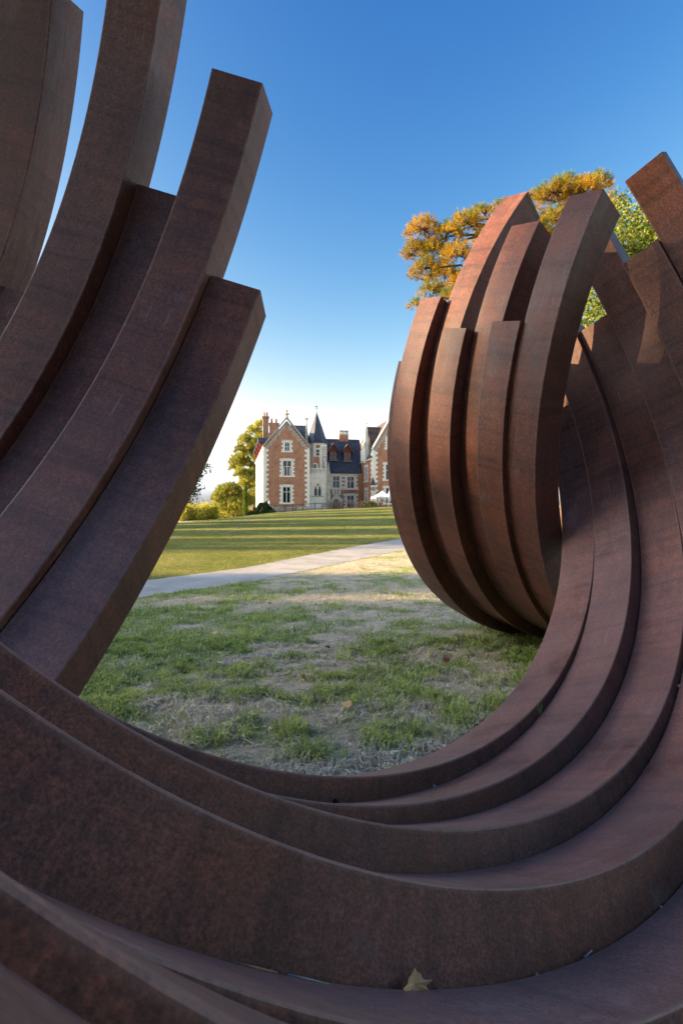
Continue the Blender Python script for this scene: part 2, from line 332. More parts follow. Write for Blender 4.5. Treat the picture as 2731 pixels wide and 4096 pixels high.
quads = np.stack([idx[:-1, :-1], idx[:-1, 1:], idx[1:, 1:], idx[1:, :-1]], -1).reshape(-1, 4)
dr = dryness(GX, GY).ravel()[:, None]
far = _ss((path_side(GX, GY).ravel() - .45) / .1)[:, None]
soil = np.array([.63,.54,.40]); moss = np.array([.29,.33,.125]); lawn = np.array([.16,.18,.033]); lawn2 = np.array([.26,.245,.06])
gcol = (moss * (1 - dr) + soil * dr) * (1 - far) + (lawn * (1 - dr) + lawn2 * dr) * far
def ground_mat():
    m, nt, b, out = new_mat('turf')
    a = nt.nodes.new('ShaderNodeAttribute'); a.attribute_name = 'tint'; tc = nt.nodes.new('ShaderNodeTexCoord')
    n = N(nt, 'ShaderNodeTexNoise', Scale=5.0, Detail=9.0, Roughness=.75); nt.links.new(tc.outputs['Object'], n.inputs['Vector'])
    n2 = N(nt, 'ShaderNodeTexNoise', Scale=.5, Detail=5.0, Roughness=.6); nt.links.new(tc.outputs['Object'], n2.inputs['Vector'])
    c = mixc(nt, 1.0, a.outputs['Color'], ramp(nt, n.outputs[0], [(.3,(.55,.58,.5)),(.5,(1,1,1)),(.7,(1.5,1.4,1.35))]), 'MULTIPLY')
    c = mixc(nt, .8, c, ramp(nt, n2.outputs[0], [(.3,(.75,.82,.7)),(.7,(1.25,1.15,1.2))]), 'MULTIPLY')
    nt.links.new(c, b.inputs['Base Color']); b.inputs['Roughness'].default_value = .95; b.inputs['Specular IOR Level'].default_value = .1
    n3 = N(nt, 'ShaderNodeTexNoise', Scale=18.0, Detail=6.0, Roughness=.8); nt.links.new(tc.outputs['Object'], n3.inputs['Vector'])
    bp = N(nt, 'ShaderNodeBump', Strength=.9, Distance=.06); nt.links.new(n3.outputs[0], bp.inputs['Height']); nt.links.new(bp.outputs[0], b.inputs['Normal'])
    return m
M['turf'] = ground_mat()
g = np_mesh('ground', np.stack([GX.ravel(), GY.ravel(), GZ.ravel()], 1), quads, 4, M['turf'], cols=gcol, smooth=True); tag(g, kind='structure')

# gravel path
def gravel_mat():
    m, nt, b, out = new_mat('pale_gravel'); tc = nt.nodes.new('ShaderNodeTexCoord')
    n1 = N(nt, 'ShaderNodeTexNoise', Scale=1.1, Detail=6.0, Roughness=.6); n2 = N(nt, 'ShaderNodeTexNoise', Scale=38.0, Detail=8.0, Roughness=.8); n3 = N(nt, 'ShaderNodeTexVoronoi', Scale=55.0)
    for n in (n1, n2, n3): nt.links.new(tc.outputs['Object'], n.inputs['Vector'])
    c = ramp(nt, n1.outputs[0], [(.3,(.34,.32,.29)),(.5,(.45,.425,.39)),(.7,(.54,.515,.475))])
    c = mixc(nt, .8, c, ramp(nt, n2.outputs[0], [(.3,(.6,.6,.6)),(.5,(1,1,1)),(.7,(1.4,1.38,1.35))]), 'MULTIPLY')
    nt.links.new(c, b.inputs['Base Color']); b.inputs['Roughness'].default_value = .95; b.inputs['Specular IOR Level'].default_value = .15
    bp = N(nt, 'ShaderNodeBump', Strength=.7, Distance=.012); nt.links.new(n3.outputs['Distance'], bp.inputs['Height']); nt.links.new(bp.outputs[0], b.inputs['Normal'])
    return m
M['gravel'] = gravel_mat()
def strip(name, E1, E2, nseg, across, lift):
    ys = np.concatenate([np.linspace(0, .25, nseg // 2), np.linspace(.25, 1, nseg // 2)[1:]])
    def samp(E):
        P = np.array(E, float); d = np.concatenate([[0], np.cumsum(np.hypot(*np.diff(P, axis=0).T))]); d /= d[-1]
        return np.stack([np.interp(ys, d, P[:, 0]), np.interp(ys, d, P[:, 1])], 1)
    a, b = samp(E1), samp(E2); w = np.linspace(0, 1, across)
    Pxy = a[:, None] * (1 - w)[None, :, None] + b[:, None] * w[None, :, None]
    ed = (np.minimum(w, 1 - w) < 1e-6).astype(float)
    j = (fbm(Pxy[..., 0] * 4, Pxy[..., 1] * 4, 77) - .5) * .22 * ed[None]
    X = Pxy[..., 0] + j; Y = Pxy[..., 1] - j * .5
    Z = ground_z(X, Y) + lift
    i = np.arange(X.size).reshape(X.shape); q = np.stack([i[:-1, :-1], i[1:, :-1], i[1:, 1:], i[:-1, 1:]], -1).reshape(-1, 4)
    return np_mesh(name, np.stack([X.ravel(), Y.ravel(), Z.ravel()], 1), q, 4, M['gravel'], smooth=True)
tag(strip('path', NEAR_EDGE, FAR_EDGE, 500, 60, .006), kind='structure')
fc = [(-60,76),(-24,83.5),(-20.5,87.5),(-17.0,92.5),(-16.6,94.5),(-19,97),(-60,101)]
tag(mesh('forecourt', [(x, y, float(ground_z(x, y)) + .05) for x, y in fc], [tuple(range(len(fc)))], M['gravel']), kind='structure')

# ------------------------------------------------------------------ grass blades
rng = np.random.default_rng(7)
def blades(name, n, y0, y1, hmin, hmax, wid, seg, side_sel, straw_len=1.0, xr=None):
    y = np.sqrt(rng.uniform(y0 ** 2, y1 ** 2, n)) if y0 > 1 else rng.uniform(y0, y1, n)
    half = y * .70 + .5
    if xr is None: x = rng.uniform(-half * .92, half * .62)
    else: x = rng.uniform(xr[0], xr[1], n)
    s = path_side(x, y); e = rng.normal(0, .05, n) + .09 * (fbm(x * 2.5, y * 2.5, 63) - .5)
    keep = (s < -.0 + e) if side_sel == 'near' else (s > 1.0 + e)
    if side_sel == 'near': keep &= (s > -60)
    clump = np.clip((fbm(x * 8, y * 8, 91, 3) - .5) * 3.0 + .5, 0, 1); keep &= rng.uniform(0, 1, n) < .12 + 1.1 * clump
    d = dryness(x, y)
    keep &= rng.uniform(0, 1, n) < 1 - .15 * d
    x, y, d, clump = x[keep], y[keep], d[keep], clump[keep]; m = len(x); z = ground_z(x, y)
    dry = rng.uniform(0, 1, m) < np.clip(.16 + d * .95, 0, 1)
    h = rng.uniform(hmin, hmax, m) * (.5 + .95 * clump) * np.where(dry, .62, 1.0)
    az = rng.uniform(0, 2 * np.pi, m); lean = np.where(dry, rng.uniform(.6, 1.9, m), rng.uniform(.3, 1.35, m))
    dx, dy = np.cos(az), np.sin(az); wx, wy = -dy * wid / 2, dx * wid / 2
    B = np.stack([x, y, z - .004], 1); W = np.stack([wx, wy, np.zeros(m)], 1) * rng.uniform(.7, 1.35, m)[:, None]
    up1 = np.stack([dx * lean * .28, dy * lean * .28, np.full(m, .55)], 1) * h[:, None]
    up2 = np.stack([dx * lean * .85, dy * lean * .85, np.clip(1.0 - lean * .42, .12, 1)], 1) * h[:, None]
    g1, g2 = np.array([.16,.28,.06]), np.array([.60,.63,.19]); s1, s2 = np.array([.60,.51,.35]), np.array([.90,.82,.64])
    u = rng.uniform(0, 1, m)[:, None]; u2 = np.clip(fbm(x * 2.2, y * 2.2, 55) + rng.normal(0, .30, m), 0, 1)[:, None]
    if side_sel == 'far': g1, g2 = np.array([.17,.20,.035]), np.array([.38,.37,.07])
    c = np.where(dry[:, None], s1 * (1 - u) + s2 * u, g1 * (1 - u2) + g2 * u2)
    if seg == 2:
        V = np.stack([B - W, B + W, B + up1 - W * .8, B + up1 + W * .8, B + up2], 1).reshape(-1, 3)
        o = (np.arange(m) * 5)[:, None]; T = np.concatenate([o + [[0, 1, 3]], o + [[0, 3, 2]], o + [[2, 3, 4]]], 0)
        C = np.repeat(c, 5, 0)
    else:
        V = np.stack([B - W, B + W, B + up2], 1).reshape(-1, 3); T = np.arange(m * 3).reshape(-1, 3); C = np.repeat(c, 3, 0)
    return np_mesh(name, V, T, 3, M['blade'], cols=C)
tag(blades('grass', 200000, 2.0, 5.2, .030, .080, .0075, 2, 'near'), 'patchy green and straw coloured grass in front of the arcs', 'grass', kind='stuff')
tag(blades('grass', 150000, 5.2, 9.5, .03, .08, .0115, 1, 'near'), 'short worn grass between the arcs and the gravel path', 'grass', kind='stuff')
tag(blades('grass', 110000, 9.0, 24.0, .035, .080, .012, 1, 'near', xr=(-2.2, 7.0)), 'dry sunlit grass along the near edge of the path', 'grass', kind='stuff')
tag(blades('grass', 170000, 9.0, 34.0, .025, .055, .013, 1, 'far', xr=(-14, 8.0)), 'mown lawn grass on the far side of the path', 'grass', kind='stuff')
tag(blades('grass', 130000, 33.0, 93.0, .04, .075, .030, 1, 'far', xr=(-30, 16)), 'far lawn grass rising toward the chateau', 'grass', kind='stuff')
tag(blades('grass', 40000, .3, 2.2, .03, .07, .0045, 1, 'near', xr=(-2.5, 2.5)), 'grass under and behind the nearest steel arcs', 'grass', kind='stuff')

# ------------------------------------------------------------------ the steel arcs
S = 0.22                                          # section of the square bars, metres
UNITS = {
 'A': dict(n=(.95522,-.29562,-.01317), u=(-.01378,0,-.99991), v=(.29559,.95531,-.00407), far=304, bars=[
  (-7.4503,5.8468,-.7558,11.1562,158.6),(-6.4195,5.7876,-.5924,11.1612,187.3),(-5.2497,6.2061,-1.0746,11.0932,149.0),
  (-4.2005,6.1958,-.673,11.1556,178.9),(-3.0879,6.4333,-1.2358,11.2819,170.7),(-2.1243,6.1439,-.7864,11.1191,188.9)]),
 'B': dict(n=(.61062,.3607,-.70501), u=(-.7559,0,-.65469), v=(-.23615,.93268,.27265), far=352, bars=[
  (-.5601,4.3005,12.1826,9.2497,188.0),(-.1116,4.5046,11.2571,9.3254,172.5),(.7829,4.5624,10.643,9.3033,172.7),(1.2658,4.6679,9.6968,9.3291,158.3),
  (1.6729,4.6872,8.6408,9.4269,164.6),(2.6795,4.6104,8.0549,9.3552,149.9),(3.4758,4.6713,7.3574,9.3606,176.0)]),
 'C': dict(n=(.53498,-.26669,-.80167), u=(-.83179,0,-.55509), v=(.14803,.96378,-.22183), far=-128, bars=[
  (10.5791,4.4328,25.7621,9.48,6.3),(10.5923,4.4949,24.5028,9.4133,16.05),(11.6517,4.6266,23.9186,9.516,34.8),(11.7004,4.7428,22.6651,9.5143,5.35),
  (12.5883,4.7826,21.997,9.5103,20.65),(12.8627,4.773,20.9359,9.553,3.0),(13.545,4.6139,20.1967,9.5727,20.25)])}
def W3(c): return Vector((c[0] * S, c[2] * S, c[1] * S + EYE))      # fitted axes (right, up, ahead) to world
def D3(c): return Vector((c[0], c[2], c[1]))
def arc_point(uk, k, th, lat, rad):
    U = UNITS[uk]; b = U['bars'][k]; t = R(th)
    return W3(b[:3]) + D3(U['n']) * lat * S + (D3(U['u']) * math.cos(t) + D3(U['v']) * math.sin(t)) * (b[3] + rad) * S
def arc_bar(uk, k, th0, th1, parent, origin):
    U = UNITS[uk]; b = U['bars'][k]; c = W3(b[:3]); n = D3(U['n']); u = D3(U['u']); v = D3(U['v']); Rk = b[3] * S
    r = .0045; lo, hi = .0015, S - .0015; ri, ro = Rk, Rk + S
    q = .3 * r                                     # rounded corner: (lateral, radius)
    prof = [(lo + r, ri), (hi - r, ri), (hi - q, ri + q), (hi, ri + r), (hi, ro - r), (hi - q, ro - q), (hi - r, ro), (lo + r, ro), (lo + q, ro - q), (lo, ro - r), (lo, ri + r), (lo + q, ri + q)]
    e = .007; L1, H1, I1, O1 = lo + r, hi - r, ri + r, ro - r   # extra rings beside every edge carry the edge wear
    prof = [(L1, ri), (L1 + e, ri), (H1 - e, ri), (H1, ri), (hi - q, ri + q), (hi, I1), (hi, I1 + e), (hi, O1 - e), (hi, O1), (hi - q, ro - q), (H1, ro), (H1 - e, ro), (L1 + e, ro), (L1, ro), (lo + q, ro - q), (lo, O1), (lo, O1 - e), (lo, I1 + e), (lo, I1), (lo + q, ri + q)]
    wearv = [.7, 0, 0, .7, 1, .7, 0, 0, .7, 1, .7, 0, 0, .7, 1, .7, 0, 0, .7, 1]
    np_ = len(prof); per = [0.0]
    for i in range(1, np_ + 1):
        a, d = prof[i - 1], prof[i % np_]; per.append(per[-1] + math.hypot(a[0] - d[0], a[1] - d[1]))
    ns = max(8, int(abs(th1 - th0) / 1.5)); vs, fs, uvs = [], [], []
    ths = [R(th0 + (th1 - th0) * i / ns) for i in range(ns + 1)]
    for t in ths:
        e = u * math.cos(t) + v * math.sin(t)
        for l, rr in prof: vs.append(c + n * l + e * rr - origin)
    for i in range(ns):
        for j in range(np_):
            j2 = (j + 1) % np_
            fs.append((i * np_ + j, i * np_ + j2, (i + 1) * np_ + j2, (i + 1) * np_ + j))
            a0, a1 = ths[i] * Rk, ths[i + 1] * Rk
            uvs += [(a0, per[j]), (a0, per[j + 1]), (a1, per[j + 1]), (a1, per[j])]
    for base, ring in ((0, list(range(np_))), (ns * np_, list(reversed(range(np_))))):
        fs.append(tuple(base + j for j in ring)); uvs += [(prof[j][0] + 3, prof[j][1]) for j in ring]
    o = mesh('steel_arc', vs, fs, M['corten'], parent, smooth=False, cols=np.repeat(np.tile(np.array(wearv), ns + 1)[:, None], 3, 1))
    uvl = o.data.uv_layers.new(name='run'); uvl.data.foreach_set('uv', np.array(uvs, dtype=np.float32).ravel())
    bm = bmesh.new(); bm.from_mesh(o.data); bmesh.ops.recalc_face_normals(bm, faces=bm.faces); bm.to_mesh(o.data); bm.free()
    # smooth along the sweep, crisp at the edges
    o.data.polygons.foreach_set('use_smooth', [True] * len(o.data.polygons))
    o.data.set_sharp_from_angle(angle=R(20))
    return o
for uk, label in (('A', 'tall fan of rusted steel arcs rising along the left edge against the sky'),
                  ('B', 'bowl of rusted steel arcs sweeping across the foreground and up the right edge'),
                  ('C', 'barrel shaped cluster of rusted steel arcs standing on the grass, seen from its outer side')):
    U = UNITS[uk]; low = [arc_point(uk, k, 270, .5, 1) for k in range(len(U['bars']))]; org = sum(low, Vector()) / len(low)
    root = empty('arc_sculpture', org, 0, label, 'sculpture', 'leaning clusters of steel arcs')
    for k, b in enumerate(U['bars']):
        far_th = U['far'] + (k * 37 % 17) - 8
        if uk == 'C': arc_bar(uk, k, far_th, b[4], root, org)
        else: arc_bar(uk, k, b[4], far_th, root, org)

# ------------------------------------------------------------------ the chateau (local axes: x along the front, y into the building, z up)
chateau = empty('chateau', (-14.442, 100.0, 0.0), R(11.515), 'red brick and white stone chateau with steep slate roofs beyond the lawn', 'chateau')
rnd = random.Random(11)
_cube = {}
def block(name, parent, x0, x1, y0, y1, z0, z1, mat):
    if mat not in _cube:
        o = MB().box(-.5, .5, -.5, .5, -.5, .5).build(name, M[mat]); me = o.data; bpy.data.objects.remove(o); _cube[mat] = me
    o = bpy.data.objects.new(name, _cube[mat]); link(o, parent)
    o.location = ((x0 + x1) / 2, (y0 + y1) / 2, (z0 + z1) / 2); o.scale = (abs(x1 - x0), abs(y1 - y0), abs(z1 - z0)); return o
def front(Y): return lambda a, d, z: (a, Y + d, z)
def leftw(X): return lambda a, d, z: (X + d, a, z)
def fbox(mb, P, a0, a1, d0, d1, z0, z1):
    p = P(a0, d0, z0); q = P(a1, d1, z1)
    mb.box(min(p[0], q[0]), max(p[0], q[0]), min(p[1], q[1]), max(p[1], q[1]), z0, z1)
def wall(name, P, lim, z0, z1, holes, mat, thick=.45, extra=(), parent=chateau):
    """upright wall with openings; lim(z) gives its left and right end at height z"""
    zs = sorted({z0, z1, *extra, *[h[2] for h in holes], *[h[3] for h in holes]}); mb = MB()
    for za, zb in zip(zs[:-1], zs[1:]):
        la, ra = lim(za + 1e-6); lb, rb = lim(zb - 1e-6); zm = (za + zb) / 2
        cuts = sorted((h[0], h[1]) for h in holes if h[2] < zm < h[3]); left = (la, lb)
        for c0, c1 in cuts + [(None, None)]:
            right = (ra, rb) if c0 is None else (c0, c0)
            if right[0] - left[0] > 1e-4 or right[1] - left[1] > 1e-4:
                vs = [P(left[0], 0, za), P(right[0], 0, za), P(right[1], 0, zb), P(left[1], 0, zb), P(left[0], thick, za), P(right[0], thick, za), P(right[1], thick, zb), P(left[1], thick, zb)]
                mb.add(vs, [(0,1,2,3),(7,6,5,4),(0,4,5,1),(1,5,6,2),(2,6,7,3),(3,7,4,0)])
            left = (c1, c1)
    return mb.build(name, M[mat], parent)
def window(P, a0, a1, z0, z1, mull=True, transom=.6, frame='white_paint', blocks=True, sw=.42, curtain=False, nblk=None, parent=chateau, name='window', rows=None, glass='glass', stone='stone'):
    """casement: timber frame > panes, sill and the toothed stones of its surround"""
    mb = MB(); t = .085; d0, d1 = .16, .26
    fbox(mb, P, a0, a0 + t, d0, d1, z0, z1); fbox(mb, P, a1 - t, a1, d0, d1, z0, z1); fbox(mb, P, a0 + t, a1 - t, d0, d1, z0, z0 + t); fbox(mb, P, a0 + t, a1 - t, d0, d1, z1 - t, z1)
    am = (a0 + a1) / 2; zt = z0 + (z1 - z0) * transom
    if mull: fbox(mb, P, am - .07, am + .07, d0 - .02, d1, z0 + t, z1 - t)
    if transom:
        for q0, q1 in (((a0 + t), am - .07), (am + .07, a1 - t)) if mull else (((a0 + t), (a1 - t)),): fbox(mb, P, q0, q1, d0 - .01, d1, zt - .055, zt + .055)
    w = mb.build(name, M[frame], parent)
    cols = ((a0 + t, am - .07), (am + .07, a1 - t)) if mull else ((a0 + t, a1 - t),)
    rws = ((z0 + t, zt - .055), (zt + .055, z1 - t)) if transom else ((z0 + t, z1 - t),)
    for c0, c1 in cols:
        for r0, r1 in rws:
            m2 = MB(); fbox(m2, P, c0, c1, .20, .23, r0, r1); m2.build('pane', M[glass], w)
            if curtain and r0 < zt:
                m3 = MB(); fl = .5 if c0 > am - .2 else .5; n = 5
                for i in range(n):
                    f0 = i / n * .55; side = c1 - (c1 - c0) * .5 if c0 > am - .2 else c0
                    fbox(m3, P, side + (c1 - c0) * .09 * i, side + (c1 - c0) * .09 * (i + 1), .185 - .006 * (i % 2), .195, r0, r1 - (r1 - r0) * .08 * abs(i - 2))
                m3.build('curtain', M['pale_cloth'], w)
    if blocks:
        n = nblk or max(5, int(round((z1 - z0) / .33)) | 1); hz = (z1 - z0 + .3) / n
        for i in range(n):
            e = sw if i % 2 == 0 else sw * .62; za = z0 - .02 + hz * i; j = rnd.uniform(-.006, .006)
            for s0, s1 in ((a0 - e, a0 + .0), (a1 - .0, a1 + e)):
                p = P(s0, -.03 + j, za + .01); q = P(s1, .30, za + hz - .01); block('stone_block', w, min(p[0],q[0]), max(p[0],q[0]), min(p[1],q[1]), max(p[1],q[1]), za + .006, za + hz - .006, stone)
        p = P(a0, -.035, z1); q = P(a1, .30, z1 + .34); block('lintel', w, min(p[0],q[0]), max(p[0],q[0]), min(p[1],q[1]), max(p[1],q[1]), z1, z1 + .34, stone)
        p = P(a0 - sw - .06, -.11, z0 - .24); q = P(a1 + sw + .06, .30, z0 - .02); block('sill', w, min(p[0],q[0]), max(p[0],q[0]), min(p[1],q[1]), max(p[1],q[1]), z0 - .24, z0 - .02, stone)
        p = P(a0 - sw, -.10, z1 + .35); q = P(a1 + sw, .05, z1 + .43); block('hood_mould', w, min(p[0],q[0]), max(p[0],q[0]), min(p[1],q[1]), max(p[1],q[1]), z1 + .345, z1 + .43, stone)
    return w
def quoins(P, a, dirn, z0, z1, hz=.46, lo=.55, hi=.92, mat='stone', parent=chateau, base=0.):
    z = z0; i = 0
    while z < z1 - .1:
        e = (hi if i % 2 == 0 else lo) + rnd.uniform(-.05, .05); zb = min(z + hz * rnd.uniform(.94, 1.05), z1); j = rnd.uniform(-.006, .008)
        p = P(a, -.03 + j, z); q = P(a + dirn * e, .25, zb); block('quoin', parent, min(p[0],q[0]), max(p[0],q[0]), min(p[1],q[1]), max(p[1],q[1]), z + .006, zb - .006, mat)
        z = zb; i += 1
BZ = 0.6                                          # walls run below the turf
F0 = front(0.0)
# --- left wing: gabled front, long side wall, roof
def gable_lim(z, x0=0.0, x1=8.58, ze=13.45, ap=(4.27, 18.35)):
    if z <= ze: return x0, x1
    t = min((z - ze) / (ap[1] - ze), 1); return x0 + (ap[0] - x0) * t, x1 + (ap[0] - x1) * t
gw = [(3.92, 4.79, 12.64, 14.27), (3.57, 5.14, 8.0, 10.82), (3.53, 4.98, 2.93, 5.93)]
wall('front_wall', F0, gable_lim, BZ, 18.35, gw, 'brick', extra=(13.45,))
window(F0, *gw[0], mull=True, transom=.5, sw=.6, frame='shutter', nblk=5)
window(F0, *gw[1], transom=.62, sw=.62, curtain=True, nblk=9); window(F0, *gw[2], transom=.68, sw=.62, nblk=9)
quoins(F0, -.02, 1, BZ, 13.3); quoins(F0, 8.60, -1, BZ, 13.3)
block('plinth', chateau, .0, 8.58, -.07, .2, BZ, 2.25, 'stone_old')
for sgn, (xa, za), (xb, zb) in ((1, (-.12, 13.30), (4.27, 18.72)), (-1, (8.70, 13.30), (4.27, 18.72))):
    MB().prism_y([(xa, za), (xb, zb), (xb, zb + .42), (xa - sgn * .16, za + .22)], -.16, .5).build('coping', M['stone_old'], chateau)
    n = 11
    for i in range(n):                           # stepped stones under the coping
        t0, t1 = i / n, (i + 1) / n; z0_, z1_ = za + (zb - za) * t0, za + (zb - za) * t1; xi = xa + (xb - xa) * t1
        w_ = .62 + .22 * (i % 2)
        if i < n - 1: block('step_stone', chateau, xi, xi + sgn * w_, -.035, .2, z0_ - .28, z1_ - .30, 'stone_old')
fin = MB(); fin.lathe(4.27, .15, [(.30, 18.9), (.34, 19.05), (.16, 19.2), (.20, 19.4), (.45, 19.55), (.48, 19.68), (.15, 19.85), (.12, 20.1), (.26, 20.2), (.05, 20.5)], 8)
fin.box(3.80, 4.74, .06, .24, 19.5, 19.68); fin.build('finial', M['stone_old'], chateau)
L = 33.0
lw = leftw(0.0)
sidew = [(4.6 + 7 * i, 5.9 + 7 * i, zz, zz + 2.6) for i in range(4) for zz in (3.2, 8.2)]
wall('side_wall', lw, lambda z: (.45, L), BZ, 13.3, sidew, 'stone')
for h in sidew: window(lw, *h, transom=.6, sw=.5, nblk=7)
quoins(lw, .0, 1, BZ, 13.3, lo=.5, hi=.9); quoins(lw, L, -1, BZ, 13.3)
MB().box(-.22, .45, .2, L + .3, 13.05, 13.42).build('cornice', M['stone'], chateau)
MB().box(8.1, 8.55, .45, L, BZ, 13.3).box(.45, 8.1, L - .45, L, BZ, 13.3).build('rear_wall', M['brick'], chateau)
MB().prism_y([(-.30, 13.35), (4.27, 18.15), (8.86, 13.35), (8.5, 13.2), (.1, 13.2)], .5, L + .2).build('roof', M['slate'], chateau)
MB().prism_x([(1.2, 13.15), (6.9, 18.55), (12.6, 13.15)], 4.35, 9.0).build('cross_roof', M['slate'], chateau)
MB().box(4.35, 9.02, 6.8, 7.0, 18.5, 18.62).build('ridge_cap', M['lead'], chateau)
for i, y in enumerate((7.5, 13.5, 20.0, 27.0)):   # dormers along the sunny side
    d = MB().box(-.25, 2.2, y - .75, y + .75, 13.4, 15.1).build('dormer', M['oxide'], chateau)
    MB().prism_x([(y - 1.05, 14.95), (y - 1.05, 15.15), (y - .5, 15.95), (y + .5, 15.95), (y + 1.05, 15.15), (y + 1.05, 14.95)], -.75, 2.9).build('dormer_roof', M['slate'], d)
    MB().box(-.31, -.26, y - .5, y + .5, 13.7, 14.8).build('pane', M['glass'], d)
    MB().bar((-.65, y - .85, 14.93), (-.22, y - .72, 14.2), .1).bar((-.65, y + .85, 14.93), (-.22, y + .72, 14.2), .1).build('bracket', M['oxide'], d)
def chimney(x0, x1, y0, y1, z0, z1, mat, pots, cap='terracotta'):
    b = MB().box(x0, x1, y0, y1, z0, z1).build('chimney', M[mat], chateau)
    MB().box(x0 - .1, x1 + .1, y0 - .1, y1 + .1, z1 - .55, z1 - .35).box(x0 - .16, x1 + .16, y0 - .16, y1 + .16, z1 - .2, z1 + .02).build('chimney_cap', M[mat], b)
    for i in range(pots):
        px_ = x0 + (x1 - x0) * (i + .5) / pots
        MB().lathe(px_, (y0 + y1) / 2, [(.21, z1 + .02), (.20, z1 + .5), (.15, z1 + 1.0), (.12, z1 + 1.05)], 10).build('chimney_pot', M['terracotta'], b)
chimney(.62, 1.80, 13.6, 14.8, 13.5, 21.4, 'brick_dark', 2); chimney(2.05, 3.95, 13.8, 15.0, 15, 20.1, 'brick', 2)
# slender pinnacles
def pinnacle(x, y, z0, z1, w, mat='stone_old', name='pinnacle'):
    m = MB().box(x - w/2, x + w/2, y - w/2, y + w/2, z0, z0 + (z1 - z0) * .42)
    m.box(x - w*.62, x + w*.62, y - w*.62, y + w*.62, z0 + (z1 - z0) * .42, z0 + (z1 - z0) * .46)
    m.lathe(x, y, [(w * .62, z0 + (z1 - z0) * .46), (w * .22, z1 - (z1 - z0) * .16), (w * .16, z1 - (z1 - z0) * .10)], 4, math.pi / 4)
    zc = z1 - (z1 - z0) * .08; m.lathe(x, y, [(.1, z1 - (z1-z0)*.14), (.2, zc - .1), (.08, zc + .1), (.05, z1)], 8); m.box(x - .38, x + .38, y - .07, y + .07, zc - .06, zc + .1)
    return m.build(name, M[mat], chateau)
pinnacle(8.30, 2.2, 13.2, 19.7, .42)
# --- stair turret
TC = (10.75, 5.2); ph = R(-69.7)
MB().lathe(*TC, [(2.10, BZ), (2.10, 14.55), (2.28, 14.7), (2.28, 14.85)], 8, ph).build('turret_wall', M['stone'], chateau)
tr = MB().lathe(*TC, [(2.50, 14.72), (2.12, 15.35), (1.75, 16.2), (1.16, 18.0), (.10, 20.9), (.04, 21.2)], 8, ph).build('turret_roof', M['slate'], chateau)
MB().tube([(TC[0], TC[1], 21.0), (TC[0], TC[1], 22.7)], .035, 6).bar((TC[0] - .45, TC[1], 21.9), (TC[0] + .35, TC[1], 21.9), .04).bar((TC[0] - .3, TC[1], 22.2), (TC[0] + .2, TC[1], 22.2), .05, .14).build('weather_vane', M['iron'], tr)
def facet(ang_mid, off=0.0):                      # frame of one turret facet
    am = math.radians(ang_mid); ap = 2.10 * math.cos(math.pi / 8); n = Vector((math.cos(am), math.sin(am), 0)); t = Vector((-n.y, n.x, 0))
    c = Vector((TC[0], TC[1], 0)) + n * ap; return lambda a, d, z: tuple(c + t * a - n * d + Vector((0, 0, z)))
def fpanel(name, P, a0, a1, d0, d1, z0, z1, mat, parent):
    vs = [P(a0,d0,z0),P(a1,d0,z0),P(a1,d1,z0),P(a0,d1,z0),P(a0,d0,z1),P(a1,d0,z1),P(a1,d1,z1),P(a0,d1,z1)]
    return MB().add(vs, [(0,3,2,1),(4,5,6,7),(0,1,5,4),(1,2,6,5),(2,3,7,6),(3,0,4,7)]).build(name, M[mat], parent)
PF = facet(-92.2); PR = facet(-47.2)
for a0, a1, z0, z1 in ((-.35, .42, 13.75, 14.35), (-.78, .35, 10.6, 12.0), (.05, .35, 9.9, 10.6), (-.2,.2,12.0,12.12)):
    fpanel('brick_panel', PF, a0, a1, -.025, .05, z0, z1, 'brick', chateau)
tw = fpanel('window', PF, -.42, .42, -.06, .06, 12.1, 13.6, 'stone', chateau)
fpanel('pane', PF, -.29, .29, -.075, -.03, 12.25, 13.42, 'glass', tw); fpanel('glazing_bar', PF, -.29, .29, -.10, -.076, 12.78, 12.86, 'white_paint', tw)
tw = fpanel('window', PF, -.80, -.15, -.06, .06, 9.7, 10.8, 'stone', chateau); fpanel('pane', PF, -.74, -.30, -.075, -.03, 9.8, 10.55, 'glass', tw)
# carved panel and niche statue on the right facet
cp = fpanel('carved_panel', PR, -.6, .6, -.05, .05, 12.0, 14.1, 'stone_old', chateau)
for i in range(3):
    for j in range(4):
        a = -.42 + .42 * i; z = 12.2 + .48 * j; fpanel('carving', PR, a - .13, a + .13, -.11 - .02 * (j % 2), -.05, z, z + .36, 'stone', cp)
fpanel('brick_panel', PR, -.62, -.3, -.02, .05, 9.6, 12.0, 'brick', chateau); fpanel('brick_panel', PR, .3, .55, -.02, .05, 9.9, 12.0, 'brick', chateau)
nc = PR(0, -.22, 0); st = MB().lathe(nc[0], nc[1], [(.16, 9.95), (.2, 10.1), (.17, 10.7), (.21, 11.0), (.08, 11.12), (.13, 11.25), (.11, 11.4), (.03, 11.5)], 8).build('statue', M['stone'], chateau)
fpanel('bracket', PR, -.5, .5, -.45, .0, 9.55, 9.95, 'stone_old', chateau)
